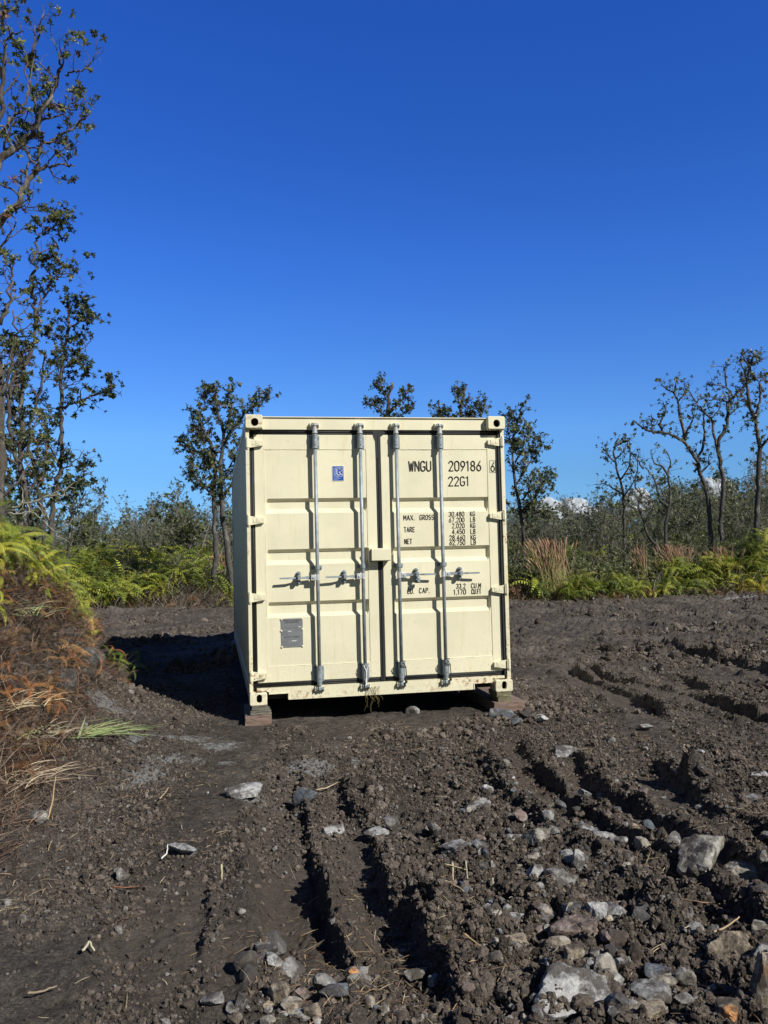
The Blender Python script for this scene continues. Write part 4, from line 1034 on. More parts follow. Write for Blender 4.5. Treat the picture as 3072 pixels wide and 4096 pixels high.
q, q1, q2 = vegq(x, y); k = (rng.rand(len(x)) < np.clip(.25 + 1.5 * fbm(x * 1.1, y * 1.1, 33, 3), .03, 1)) & off_box(x, y) & (q < .1); x, y, d = x[k], y[k], d[k]
z = terrain(x, y)[0]
tag(straws(rng, x, y, z, (.015, .10), .0022, STRAW, .008).build('dry_straw', M['straw']), 'bits of dry straw and root fibres strewn on the soil', kind='stuff')
# heavier litter of dead stems on the left bank
x = rng.uniform(-4.6, -1.9, 60000); y = rng.uniform(-4.6, 2.2, 60000)
dl, _, _ = polydist(x, y, LITTER); k = (rng.rand(len(x)) < sstep(.1, -.5, dl) * .9 * (y < 1.6)) ; x, y = x[k][:24000], y[k][:24000]; z = terrain(x, y, True)[0]
LIT = [(.10, .06, .045), (.15, .095, .065), (.30, .21, .14), (.07, .048, .04), (.20, .155, .125), (.11, .062, .045), (.08, .055, .045)]
tag(straws(rng, x, y, z, (.03, .24), .0035, LIT, .012, .5, .3).build('dead_litter', M['dead']), 'brown dead fern stems and twigs littering the left bank', kind='stuff')

# a few twigs one can point at
def twig(pts, r, col, name, label, cat, mat='straw', group=None):
    p = [];
    for (u, v, dz) in pts:
        c = at(u, v); p.append([c[0], c[1], hz(c[0], c[1], True) + dz])
    k = np.linspace(0, len(p) - 1, len(p) * 4); p = np.array(p); p = np.column_stack([np.interp(k, range(len(p)), p[:, j]) for j in range(3)])
    r *= .62; p += np.random.RandomState(int(pts[0][0])).normal(0, r * .18, p.shape)
    mb = MB(); mb.tube(p, np.linspace(r, r * .5, len(p)), 6, np.array(col) * .85); o = mb.build(name, M[mat], smooth=True, origin=p[0]); return tag(o, label, cat, group)
tw = 'pale sticks lying on the soil'
twig([(645, 3460, .02), (668, 3448, .035), (671, 3436, .06)], .008, (.75, .74, .70), 'stick', 'short white peeled stick on the smooth left side', 'stick', group=tw)
twig([(1262, 3160, .02), (1310, 3156, .03), (1352, 3138, .035)], .009, (.50, .42, .28), 'stick', 'bent cream stick behind the split bluish stone', 'stick', group=tw)
twig([(1780, 3533, .03), (1870, 3543, .04)], .006, (.55, .48, .30), 'stick', 'cream straw stalk lying crosswise in the middle of the lot', 'stick', group=tw)
twig([(1812, 3530, .06), (1814, 3556, .02)], .007, (.60, .52, .34), 'stick', 'short cream stub crossing the left end of a longer stalk', 'stick', group=tw)
twig([(1865, 3528, .06), (1872, 3578, .02)], .007, (.58, .50, .32), 'stick', 'cream stub hanging from the right end of a longer stalk', 'stick', group=tw)
twig([(1775, 3583, .03), (1810, 3612, .04), (1860, 3625, .03)], .007, (.42, .32, .22), 'stick', 'curved brown and cream root left of the long whitish slab', 'stick', group=tw)
twig([(1855, 3815, .03), (1930, 3838, .03)], .006, (.50, .36, .20), 'stick', 'tan straight stick below the little white chip', 'stick', group=tw)
twig([(2715, 3605, .03), (2800, 3625, .035), (2880, 3610, .03)], .006, (.30, .20, .13), 'stick', 'long thin brown stick across the right track', 'stick', group=tw)
twig([(2850, 3722, .02), (2900, 3715, .03), (2960, 3702, .04)], .008, (.50, .38, .24), 'stick', 'light tan branched stick at the right edge of the rubble', 'stick', group=tw)
twig([(330, 3850, .02), (360, 3838, .045), (378, 3848, .02)], .010, (.55, .52, .38), 'stick', 'thick curved cream stick near the lower left', 'stick', group=tw)
twig([(110, 4022, .03), (170, 4012, .03), (228, 3995, .03)], .008, (.33, .25, .18), 'stick', 'long tan stick at the lower left corner', 'stick', group=tw)
twig([(450, 3588, .03), (500, 3590, .03), (560, 3586, .035)], .006, (.32, .14, .08), 'stick', 'thin reddish stick with a leaf tip on the smooth left side', 'stick', group=tw)
twig([(190, 3345, .03), (212, 3310, .10), (225, 3270, .18)], .010, (.45, .34, .20), 'stick', 'upright tan stick at the foot of the left bank', 'stick', group=tw)
twig([(886, 3522, .07), (888, 3550, .015)], .009, (.60, .52, .34), 'stick', 'short cream stub standing on churned soil left of the deep rut', 'stick', group=tw)
twig([(640, 3240, .03), (660, 3215, .05), (675, 3208, .07)], .008, (.48, .38, .24), 'stick', 'small tan stick left of the pale cracked stone', 'stick', group=tw)
# grass strands caught under the sill
gm = MB(); r = random.Random(8)
for k in range(11):
    x0 = -.17 + .13 * r.random() if k > 3 else -.10 + .05 * r.random(); L = r.uniform(.10, .24); t = np.linspace(0, 1, 8); cx = r.uniform(-.05, .06)
    gm.tube(np.column_stack([x0 + cx * t + .012 * np.sin(t * 6 + k), .040 - .012 * t, .11 - L * t + .01 * np.sin(t * 9)]), .0018, 3, (.20, .16, .06))
tag(gm.build('dried_grass', M['straw'], origin=(-.1, .03, .02)), 'wisps of dry grass hanging from the middle of the container sill', 'dry grass')

# ------------------------------------------------------------------ plants
def leaf_quad(L, W, fold=.25, droop=.15):
    """an oval leaf along +x, two folded halves: 6 points, 2 quads each half"""
    v = np.array([[0, 0, 0], [L * .35, W * .5, fold * W * .5], [L * .75, W * .42, fold * W * .4 - droop * L * .5], [L, 0, -droop * L], [L * .75, -W * .42, fold * W * .4 - droop * L * .5], [L * .35, -W * .5, fold * W * .5], [L * .5, 0, -droop * L * .25]])
    f = np.array([[0, 6, 2, 1], [6, 3, 2, 2][:3] + [2], [0, 5, 4, 6], [6, 4, 3, 3]])
    tri = np.array([[6, 3, 2], [6, 4, 3]]); quad = np.array([[0, 6, 2, 1], [0, 5, 4, 6]])
    return v, quad, tri
def merge(parts):
    V, Q, T, C, n = [], [], [], [], 0
    for v, fs, c in parts:
        V.append(v); C.append(c if np.ndim(c) == 2 else np.tile(np.array(c, float), (len(v), 1)))
        for f in fs: (Q if f.shape[1] == 4 else T).append(f + n)
        n += len(v)
    out = []
    if Q: out.append(np.concatenate(Q))
    if T: out.append(np.concatenate(T))
    return np.concatenate(V), out, np.concatenate(C)
def rosette(seed, L, n, simple=False):
    """whorl of stiff oval leaves round a twig tip (local +z)"""
    rg = np.random.RandomState(seed); parts = []
    for k in range(n):
        a = k * 2.4 + rg.normal(0, .2); up = rg.uniform(-.1, 1.0); l = L * rg.uniform(.7, 1.15)
        if simple:
            v = np.array([[0, 0, 0], [l * .5, l * .26, l * .05], [l, 0, -.1 * l], [l * .5, -l * .26, l * .05]]); fs = [np.array([[0, 3, 2, 1]])]
        else:
            v, q, t = leaf_quad(l, l * .46); fs = [q, t]
        ca, sa, cu, su = math.cos(a), math.sin(a), math.cos(up), math.sin(up)
        R = np.array([[ca, -sa, 0], [sa, ca, 0], [0, 0, 1]]) @ np.array([[cu, 0, -su], [0, 1, 0], [su, 0, cu]])
        v = v @ R.T; v[:, 2] += rg.uniform(-.5, .2) * L
        parts.append((v, fs, np.full(3, rg.uniform(.75, 1.25))))
    return merge(parts)
def wander(rng, p0, d0, L, n, wig, up=.0):
    p = [np.array(p0, float)]; d = np.array(d0, float); d /= np.linalg.norm(d) + 1e-9
    for i in range(n):
        d = d + rng.normal(0, wig, 3) + np.array([0, 0, up]); d /= np.linalg.norm(d) + 1e-9
        p.append(p[-1] + d * L / n)
    return np.array(p)
def smooth_path(P, rng, k=4, jit=.02):
    P = np.asarray(P, float); n = len(P); t = np.linspace(0, n - 1, (n - 1) * k + 1)
    Q = np.column_stack([np.interp(t, range(n), P[:, j]) for j in range(3)])
    for _ in range(2): Q[1:-1] = (Q[:-2] + 2 * Q[1:-1] + Q[2:]) / 4
    Q[1:-1] += rng.normal(0, jit, Q[1:-1].shape); return Q

class Tree:
    def __init__(s, seed, bark=(.09, .078, .066)):
        s.rng = np.random.RandomState(seed); s.wood = MB(); s.tips = []; s.bark = np.array(bark)
    def limb(s, P, r0, r1, n=7, jit=.02, k=4):
        Q = smooth_path(P, s.rng, k, jit); r = np.linspace(r0, r1, len(Q)) * (1 + s.rng.normal(0, .06, len(Q)))
        s.wood.tube(Q, r, n, s.bark * s.rng.uniform(.8, 1.3)); return Q, r
    def sprout(s, Q, r, n, L, lev, start=.15, wig=.28, up=.10, out=.9, twig_n=4, lean=None, bare=.2):
        if lev < 0: return
        for i in range(n):
            f = start + (1 - start) * (i + s.rng.rand()) / n; j = min(len(Q) - 2, int(f * (len(Q) - 1)))
            t = Q[j + 1] - Q[j]; t /= np.linalg.norm(t) + 1e-9
            a = s.rng.normal(size=3); a -= a @ t * t; a /= np.linalg.norm(a) + 1e-9
            d = t * (1 - out * .5) + a * out + np.array([0, 0, .25])
            if lean is not None: d += np.array(lean)
            l = L * s.rng.uniform(.55, 1.25); rr = min(r[j] * .6, .012 * l + .004 + .006 * lev)
            B = wander(s.rng, Q[j], d, l, 6 if lev else 4, wig, up)
            s.wood.tube(B, np.linspace(rr, rr * .35, len(B)), 4 if lev else 3, s.bark * s.rng.uniform(.8, 1.6) * (1 if lev else 1.3), caps=False)
            rb = np.linspace(rr, rr * .35, len(B))
            if lev == 0:
                if s.rng.rand() > bare: s.tips.append((B[-1], B[-1] - B[-2]));
                if s.rng.rand() > .6 + bare * .4: s.tips.append((B[len(B) // 2], B[-1] - B[-2]))
            else:
                if s.rng.rand() > bare: s.tips.append((B[-1], B[-1] - B[-2]))
                s.sprout(B, rb, twig_n, L * .48, lev - 1, .25, wig, up, out, twig_n, None, bare)
    def finish(s, name, label, cat, ros, pal, group=None, scale=(.8, 1.2), leafmat='leaf', base=None):
        W = np.concatenate(s.wood.v); base = base if base is not None else W[np.argmin(W[:, 2])].copy()
        base = np.array([base[0], base[1], base[2]])
        e = empty(name, base, label, cat, group)
        s.wood.build('trunk', M['bark'], e, True, origin=None); tr = e.children[0] if e.children else None
        for o in e.children: o.location = -Vector(base)
        if s.tips:
            mb = MB(); T = np.array([t[0] for t in s.tips]); D = np.array([t[1] for t in s.tips])
            for k in range(len(ros)):
                kk = np.arange(len(T)) % len(ros) == k; nn = kk.sum()
                if not nn: continue
                R = frames(D[kk] + s.rng.normal(0, .25, (nn, 3)) * np.linalg.norm(D[kk], axis=1)[:, None], s.rng, s.rng.uniform(*scale, nn))
                pc = np.array(pal)[s.rng.choice(len(pal), nn)] * s.rng.uniform(.75, 1.25, (nn, 1))
                join_copies(mb, ros[k], R, T[kk], pc)
            c = mb.build('crown', M[leafmat], e); c.location = -Vector(base)
        return e
PAL_DARK = [(.042, .060, .026), (.058, .078, .032), (.080, .10, .040), (.05, .062, .032)]
PAL_MIX = [(.07, .09, .034), (.10, .12, .042), (.14, .155, .055), (.14, .15, .05), (.04, .055, .025), (.10, .12, .04), (.07, .09, .035), (.13, .14, .06), (.12, .06, .04)]
PAL_MID = [(.055, .072, .028), (.080, .098, .036), (.105, .12, .045), (.075, .08, .038)]
ROS_NEAR = [rosette(s, .060, 9) for s in range(6)]
ROS_MID = [rosette(20 + s, .056, 9) for s in range(5)]
ROS_FAR = [rosette(40 + s, .085, 8, True) for s in range(5)]
ROS_FAR2 = [rosette(60 + s, .10, 7, True) for s in range(4)]
def RP(L, d):
    return [ray(u, v, d[i] if isinstance(d, (list, tuple)) else d) for i, (u, v) in enumerate(L)]

# --- the tall tree whose limbs reach in from the upper left
t = Tree(1); d = 8.7
P = RP([(-10, 2700), (0, 2500), (5, 2250), (6, 2000), (2, 1700), (-10, 1500), (-40, 1200), (-60, 950)], d); TR = t.limb(P, .055, .045, 9)
t.sprout(*TR, 7, .42, 1, .3, lean=(.2, 0, .1), bare=.4)
Ls = [([(-60, 950), (0, 880), (65, 830), (92, 760), (145, 685), (185, 672), (235, 655), (300, 665)], .045, .008),
      ([(-30, 1200), (-40, 900), (-10, 640), (50, 600), (85, 565), (130, 535), (160, 480), (185, 400), (222, 330), (245, 250), (250, 190)], .05, .008),
      ([(130, 535), (160, 470), (200, 390), (235, 320), (262, 230), (268, 160)], .020, .006), ([(145, 685), (155, 650), (162, 600), (176, 555), (150, 480), (120, 330), (128, 220), (140, 100)], .020, .005),
      ([(176, 570), (225, 558), (270, 522), (330, 480), (362, 455)], .016, .005), ([(-20, 560), (25, 500), (55, 465), (92, 438), (150, 440)], .024, .008),
      ([(-40, 900), (-10, 500), (6, 410), (10, 340), (22, 240), (30, 170), (52, 140), (92, 128)], .030, .006), ([(262, 300), (300, 285), (335, 278), (372, 240), (405, 190)], .010, .004),
      ([(200, 390), (260, 440), (320, 430), (350, 360)], .010, .004), ([(185, 672), (215, 625), (262, 590), (330, 570)], .008, .003), ([(60, 830), (110, 830), (150, 825)], .008, .004),
      ([(92, 438), (120, 380), (110, 300), (95, 200), (80, 90)], .012, .004), ([(-20, 1000), (30, 960), (60, 900), (50, 860)], .014, .005), ([(10, 120), (20, 30), (10, -60)], .02, .01), ([(128, 220), (160, 130), (170, 20)], .012, .004)]
r = np.random.RandomState(3)
for L, a, b in Ls:
    off = r.uniform(-.35, .35); dd = [d + off * i / len(L) for i in range(len(L))]
    Q = t.limb(RP(L, dd), a, b, 6, .012); long = len(L)
    t.sprout(*Q, 2 + int(long * .8), .30, 1, .22, .33, .08, 1.0, 4, (.10, 0, .05), .52)
t.sprout(*t.limb(RP([(0, 1300), (30, 1200), (50, 1120), (30, 1040)], d), .02, .008), 5, .3, 1, .1, lean=(.1, 0, 0), bare=.3)
t.sprout(*t.limb(RP([(0, 1650), (40, 1500), (60, 1350), (50, 1240)], d), .02, .008), 6, .3, 1, .1, lean=(.1, 0, 0), bare=.3)
t.finish('tree', 'tall tree whose leafy limbs reach in from the upper left edge', 'tree', ROS_NEAR, PAL_MIX, 'trees at the left', (.55, 1.0), base=(P[0][0], P[0][1], hz(P[0][0], P[0][1])))

# --- its thinner neighbours
FARBARK = (.058, .054, .050)
def spec(seed, d, trunks, limbs, label, pal, ros, group, n1=.7, L1=.35, r0=.06, bare=.15, lev=1, scale=(.8, 1.2), lean=None, dens=1.0, twn=4):
    t = Tree(seed, FARBARK if d > 20 else (.075, .065, .056))
    base = None
    for i, (L, a, b) in enumerate(trunks):
        P = RP(L, d)
        if i == 0: base = (P[0][0], P[0][1], hz(P[0][0], P[0][1]) - .05); P = [np.array(base)] + P if P[0][2] > base[2] else P
        Q = t.limb(P, a, b, 7, .014); t.sprout(*Q, int(len(L) * n1 * dens), L1, lev, .35, .32, .06, 1.0, twn, lean, bare)
    for L, a, b in limbs:
        Q = t.limb(RP(L, d), a, b, 5, .012); t.sprout(*Q, int((len(L) * 2.2 + 2) * dens), L1, lev, .1, .32, .06, 1.0, twn, lean, bare)
    return t.finish('tree', label, 'tree', ros, pal, group, scale, base=base)
gl = 'trees at the left'
spec(2, 11.0, [([(72, 2300), (84, 2185), (90, 1962), (84, 1823), (90, 1703), (84, 1612), (90, 1486), (120, 1413), (139, 1360), (142, 1311), (151, 1257), (130, 1220), (123, 1160), (127, 1095), (144, 1014), (146, 960), (157, 933)], .040, .014)],
     [([(157, 933), (190, 922), (217, 906), (236, 873)], .010, .004), ([(150, 1257), (179, 1182), (209, 1112), (271, 1101), (325, 1074)], .016, .004), ([(209, 1112), (200, 1060), (180, 1025)], .007, .003), ([(84, 1612), (60, 1500), (55, 1420), (80, 1360)], .016, .006), ([(90, 1962), (150, 1930), (200, 1900)], .01, .004),
      ([(90, 1703), (40, 1650), (20, 1560)], .015, .005), ([(90, 1800), (130, 1720), (170, 1660)], .012, .004), ([(217, 906), (262, 872)], .005, .003), ([(84, 1850), (40, 1800), (10, 1720)], .012, .004), ([(100, 2000), (60, 1930), (20, 1900)], .012, .005)],
     'slender crooked tree with thin side twigs at its bare top, near the left edge', PAL_MIX[:5] + PAL_DARK, ROS_MID, gl, .55, .26, scale=(.6, 1.0), dens=1.1, bare=.2)
spec(3, 12.0, [([(210, 2260), (208, 2125), (211, 2004), (232, 1944), (244, 1853), (241, 1733), (247, 1612), (247, 1462), (256, 1383), (280, 1311), (277, 1239), (271, 1205)], .045, .014)],
     [([(280, 1311), (319, 1287), (362, 1281), (396, 1265)], .014, .005), ([(253, 1630), (301, 1612), (350, 1594), (410, 1564), (450, 1546), (452, 1522)], .020, .005), ([(247, 1365), (211, 1329), (193, 1299)], .012, .005), ([(247, 1474), (301, 1450), (356, 1456)], .012, .005), ([(256, 1400), (330, 1400), (375, 1350)], .012, .005),
      ([(241, 1884), (289, 1853), (337, 1799)], .014, .005), ([(253, 1914), (331, 1908), (374, 1884)], .012, .005), ([(277, 1239), (300, 1215), (330, 1208)], .008, .004), ([(247, 1560), (300, 1530), (340, 1500)], .010, .004), ([(245, 1700), (200, 1650), (180, 1600)], .012, .004), ([(240, 1850), (200, 1790), (170, 1760)], .012, .004), ([(232, 1944), (270, 1990), (300, 1960)], .01, .004)],
     'dark leaved tree with one branch stretching right, rightmost of the left group', PAL_DARK, ROS_MID, gl, .42, .24, scale=(.65, 1.05), bare=.12, dens=1.0)
spec(4, 11.5, [([(178, 2290), (175, 2100), (160, 1950), (130, 1850), (112, 1750), (125, 1650), (175, 1530), (180, 1400)], .036, .012)],
     [([(160, 1950), (190, 1800), (180, 1700)], .02, .006), ([(112, 1750), (60, 1650), (45, 1560)], .02, .006), ([(175, 1530), (215, 1480), (225, 1420)], .012, .005), ([(130, 1850), (80, 1790), (60, 1700)], .012, .004)],
     'many stemmed grey tree between the crooked tree and the dark leaved tree', PAL_MIX[:5] + PAL_DARK, ROS_MID, gl, .8, .30, scale=(.6, 1.0), dens=1.1, bare=.22)
spec(5, 10.5, [([(120, 2300), (128, 2150), (110, 1990), (70, 1860), (40, 1750), (30, 1620), (60, 1500), (40, 1380)], .036, .014)],
     [([(110, 1990), (150, 1900), (150, 1800)], .018, .005), ([(30, 1620), (5, 1500), (10, 1400)], .014, .005), ([(70, 1860), (20, 1820), (-20, 1780)], .014, .005), ([(60, 1500), (95, 1440), (100, 1370)], .012, .004), ([(128, 2120), (60, 2050), (10, 2040)], .015, .005)],
     'leaning pale barked tree at the far left behind the tall one', PAL_MIX, ROS_MID, gl, .9, .32, scale=(.6, 1.05), dens=1.15, bare=.22)
spec(6, 13.0, [([(262, 2330), (268, 2200), (285, 2060), (300, 1960), (315, 1900)], .028, .01), ([(150, 2300), (140, 2150), (165, 2050), (150, 1980)], .03, .01)],
     [([(285, 2060), (330, 2000), (350, 1960)], .012, .004), ([(268, 2200), (310, 2130), (330, 2080)], .012, .004), ([(165, 2050), (215, 2010), (270, 1990)], .015, .004)],
     'low twiggy tree under the dark leaved tree', PAL_MID + PAL_MIX[:3], ROS_MID, gl, 1.2, .36, scale=(.7, 1.1), dens=1.1, bare=.3)
# bare horizontal branch
t = Tree(77, (.26, .25, .22)); P = RP([(45, 2032), (100, 2015), (150, 2003), (200, 1982), (235, 1978), (272, 1984)], 10.2)
q = t.limb(P, .020, .006, 6, .008); t.sprout(*q, 9, .3, 0, .1, .3, -.05, 1.0, 3, None, 1.0); q = t.limb(RP([(30, 2060), (90, 2052), (150, 2055), (215, 2120), (250, 2135), (290, 2075)], 10.0), .012, .004, 5, .01); t.sprout(*q, 8, .2, 0, .1, .3, 0, 1, 3, None, 1.0)
t.finish('fallen_branch', 'bare pale branch caught sideways among the left trunks', 'branch', ROS_MID, PAL_DARK)

# --- trees beyond the clearing
gm_ = 'trees beyond the clearing'
spec(7, 24.0, [([(928, 2330), (904, 2155), (886, 2004), (883, 1853), (898, 1733), (868, 1642), (862, 1546)], .095, .025), ([(859, 2330), (862, 2185), (859, 2064), (856, 1962), (862, 1853), (844, 1763), (802, 1703), (795, 1660)], .085, .025)],
     [([(883, 1884), (814, 1823), (754, 1781), (726, 1769)], .05, .015), ([(883, 1800), (940, 1700), (990, 1640), (1040, 1605), (1080, 1590)], .05, .012), ([(898, 1733), (930, 1640), (910, 1560)], .03, .01), ([(844, 1763), (790, 1740), (760, 1640)], .03, .01), ([(859, 2000), (810, 1930), (770, 1900)], .04, .01), ([(886, 2000), (950, 1900), (985, 1800)], .04, .01), ([(868, 1642), (820, 1600), (830, 1560)], .02, .01), ([(890, 1930), (930, 1850), (960, 1760)], .03, .01), ([(862, 1853), (800, 1860), (745, 1880)], .03, .01)],
     'tall two trunked tree standing just left of the container', PAL_MID + PAL_MIX[:3], ROS_FAR, gm_, 1.7, .38, bare=.10, scale=(.65, 1.1), dens=2.0, twn=5)
spec(8, 23.0, [([(1560, 2260), (1556, 1900), (1550, 1680), (1555, 1600), (1570, 1530)], .09, .03)],
     [([(1552, 1680), (1500, 1620), (1480, 1600)], .03, .01), ([(1552, 1660), (1610, 1600), (1640, 1560)], .03, .01), ([(1555, 1620), (1530, 1560), (1525, 1530)], .02, .01), ([(1556, 1700), (1620, 1650), (1640, 1640)], .02, .01)],
     'small round crowned tree rising above the middle of the container', PAL_MID, ROS_FAR, gm_, .45, .30, scale=(.6, 1.0), dens=1.4, twn=5)
spec(9, 23.0, [([(1835, 2260), (1835, 1900), (1838, 1700), (1845, 1620), (1865, 1550)], .09, .03)],
     [([(1838, 1700), (1790, 1660), (1745, 1640)], .03, .01), ([(1838, 1690), (1890, 1640), (1930, 1600)], .03, .01), ([(1845, 1640), (1830, 1590), (1840, 1560)], .02, .01), ([(1838, 1710), (1760, 1670), (1730, 1655)], .02, .01), ([(1840, 1700), (1900, 1660), (1940, 1630)], .02, .01)],
     'wide topped tree showing above the right half of the container', PAL_MID, ROS_FAR, gm_, .45, .30, scale=(.6, 1.0), dens=1.4, twn=5)
spec(10, 26.0, [([(2100, 2330), (2095, 2200), (2085, 2050), (2055, 1900), (2045, 1780), (2070, 1690), (2085, 1630)], .07, .02)],
     [([(2055, 1950), (2110, 1870), (2140, 1800), (2155, 1780)], .03, .01), ([(2085, 2050), (2140, 1990), (2175, 1930)], .03, .01), ([(2060, 1850), (2100, 1780), (2095, 1720)], .03, .01), ([(2085, 2080), (2120, 2060), (2170, 2040)], .03, .01), ([(2045, 1780), (2030, 1720), (2040, 1680)], .02, .01), ([(2090, 2000), (2130, 1940), (2180, 1900)], .03, .01)],
     'leafy tree close against the right side of the container', PAL_MID + PAL_MIX[:3], ROS_FAR, gm_, 1.4, .50, scale=(.75, 1.2), dens=2.0, twn=5)
gr = 'gnarled trees on the right'
Z = lambda L: [(2000 + .6462 * a, 1300 + .6462 * b) for a, b in L]
def far(seed, d, tr, lm, label, dens=1.0, L1=.38, bare=.1, pal=PAL_MID, scale=(.8, 1.2), r=.10, lev=0):
    return spec(seed, d, [(Z(q), a, b) for q, a, b in tr], [(Z(q), a, b) for q, a, b in lm], label, pal, ROS_FAR, gr, 2.2, L1, bare=bare, scale=scale, dens=dens, lev=lev)
far(11, 27, [([(1310, 1340), (1295, 1150), (1285, 1040), (1240, 920), (1220, 830), (1180, 770), (1130, 715), (1060, 680), (1000, 662)], .085, .035)],
    [([(1000, 662), (950, 668), (905, 650), (865, 625), (825, 590)], .05, .02), ([(1000, 662), (990, 600), (1030, 530), (1010, 480)], .04, .015), ([(1150, 715), (1135, 640), (1110, 560), (1105, 480), (1075, 400), (1100, 330)], .06, .015), ([(1150, 700), (1165, 640), (1200, 580), (1190, 520)], .04, .015), ([(1105, 470), (1150, 420), (1140, 350)], .03, .01), ([(1220, 830), (1260, 760), (1265, 660), (1260, 560), (1240, 500)], .05, .015), ([(1080, 420), (1020, 390), (990, 350)], .03, .01), ([(1240, 920), (1300, 860), (1290, 790)], .03, .01), ([(950, 668), (930, 640), (980, 600)], .02, .01)],
    'crooked tree with a long limb sweeping out to the left', 1.5, .36)
far(12, 28, [([(1370, 1340), (1365, 1200), (1385, 1050), (1380, 920), (1345, 770), (1360, 700), (1400, 630), (1410, 560), (1405, 480), (1445, 440), (1500, 390), (1530, 365)], .085, .035)],
    [([(1345, 770), (1320, 650), (1310, 575), (1245, 530), (1200, 460), (1160, 390)], .05, .015), ([(1530, 365), (1525, 320), (1490, 230), (1500, 180)], .04, .012), ([(1405, 480), (1360, 450), (1290, 470), (1240, 450)], .03, .01), ([(1440, 440), (1400, 380), (1340, 370), (1280, 345)], .03, .01), ([(1400, 380), (1400, 300), (1380, 240)], .03, .01), ([(1530, 365), (1570, 320), (1640, 330)], .03, .01), ([(1310, 575), (1350, 540), (1360, 500)], .02, .01), ([(1410, 560), (1460, 520), (1440, 470)], .02, .01)],
    'tall twisted tree forking widely at its top, right of the one with the long limb', 1.5, .36)
far(13, 26, [([(1585, 1340), (1590, 1200), (1600, 1050), (1600, 900), (1612, 760), (1590, 650), (1580, 580), (1545, 500), (1532, 400), (1530, 330), (1550, 250), (1575, 170)], .095, .03)],
    [([(1580, 580), (1600, 500), (1615, 420), (1600, 350), (1650, 330)], .05, .015), ([(1612, 760), (1660, 700)], .06, .02), ([(1550, 250), (1600, 220), (1640, 200)], .03, .01), ([(1550, 260), (1510, 220), (1500, 170)], .03, .01), ([(1545, 500), (1500, 440), (1490, 400)], .02, .01), ([(1600, 350), (1560, 300), (1520, 320)], .02, .01), ([(1580, 600), (1540, 590), (1510, 600)], .02, .01)],
    'tallest twisted tree at the right edge with twin stems near the top', 1.5, .36)
far(14, 25, [([(1030, 1430), (1020, 1250), (1050, 1120), (1055, 1020), (1040, 930), (1000, 870), (960, 860)], .055, .025), ([(1010, 1430), (960, 1360), (905, 1290), (890, 1210), (850, 1120), (880, 1060)], .05, .025)],
    [([(1040, 1120), (990, 1090), (970, 1000), (940, 930), (900, 880)], .05, .015), ([(890, 890), (850, 830), (815, 790)], .03, .01), ([(1040, 930), (1060, 850), (1030, 780)], .03, .01), ([(880, 1060), (830, 1000), (850, 900), (860, 760)], .03, .01), ([(960, 860), (930, 800), (940, 770)], .02, .01), ([(890, 1230), (930, 1160), (960, 1100)], .02, .01)],
    'half bare forked tree leaning both ways in front of the scrub', .9, .38, bare=.45)
far(15, 30, [([(770, 1340), (765, 1180), (770, 1080), (740, 960), (715, 850), (700, 760), (735, 700)], .06, .025)],
    [([(740, 960), (790, 900), (810, 820), (800, 720)], .04, .015), ([(715, 850), (660, 800), (650, 740)], .03, .01), ([(700, 760), (750, 730), (830, 700)], .03, .01), ([(765, 1050), (700, 1010), (640, 980), (590, 990)], .04, .01), ([(770, 1060), (820, 990), (850, 930)], .03, .01), ([(715, 830), (760, 790), (780, 740)], .03, .01)],
    'bushy topped tree nearest the cloud, left of the half bare forked tree', 1.4, .45, lev=0)

PAL_SC = [(.065, .085, .032), (.09, .115, .04), (.12, .14, .055), (.08, .09, .045)]
# --- scrub wood behind, each tree its own copy of a few kinds
def scrub_kind(seed, h, bare, pal, spread=1.0):
    rng = np.random.RandomState(seed); t = Tree(seed, (.15, .138, .12)); ns = rng.randint(5, 10)
    for k in range(ns):
        a = rng.uniform(0, 6.28); d0 = np.array([math.cos(a) * .30 * spread, math.sin(a) * .30 * spread, 1.0])
        P = wander(rng, (math.cos(a) * .12, math.sin(a) * .12, -.1), d0, h * rng.uniform(.65, 1.05), 9, .16, .03)
        r = np.linspace(.028, .008, len(P)); t.wood.tube(P, r, 4, t.bark * rng.uniform(.6, 1.5), caps=False)
        t.sprout(P, r, 16, h * .17, 1, .18, .30, .06, .8, 5, None, bare)
    return t
def scrub_meshes(seed, h, bare, pal, ros=None):
    t = scrub_kind(seed, h, bare, pal); e = t.finish('scrub_tree', None, None, ros or ROS_FAR2, pal, None, (.55, 1.0), base=(0, 0, 0)); return e
kinds = [scrub_meshes(301, 3.6, .5, PAL_SC), scrub_meshes(302, 3.0, .3, PAL_DARK + PAL_SC), scrub_meshes(303, 4.0, .72, PAL_SC), scrub_meshes(304, 2.6, .3, PAL_MIX[:5] + PAL_SC), scrub_meshes(305, 3.3, .5, PAL_SC)]
KL = ['grey twiggy scrub tree in the wood beyond the clearing, one of many alike', 'dense dark scrub tree in the wood beyond the clearing, one of many alike', 'nearly bare grey scrub tree in the wood beyond the clearing, one of many alike', 'low olive leaved scrub tree in the wood beyond the clearing, one of many alike', 'thin leaved pale stemmed scrub tree in the wood beyond the clearing, one of many alike']
KG = ['grey twiggy scrub trees', 'dense dark scrub trees', 'nearly bare scrub trees', 'low olive scrub trees', 'thin leaved scrub trees']
def place(src, used, x, y, z, rz, s, label, group):
    if src.name not in used:
        used.add(src.name); o = src
    else:
        o = src.copy(); COL.objects.link(o)
        for ch in src.children:
            c = ch.copy(); COL.objects.link(c); c.parent = o
    o.location = (x, y, z); o.rotation_euler = (0, 0, rz); o.scale = (s, s, s * 1.0)
    o['label'] = label; o['category'] = 'tree' if 'tree' in label else o.get('category', 'plant'); o['group'] = group
    return o
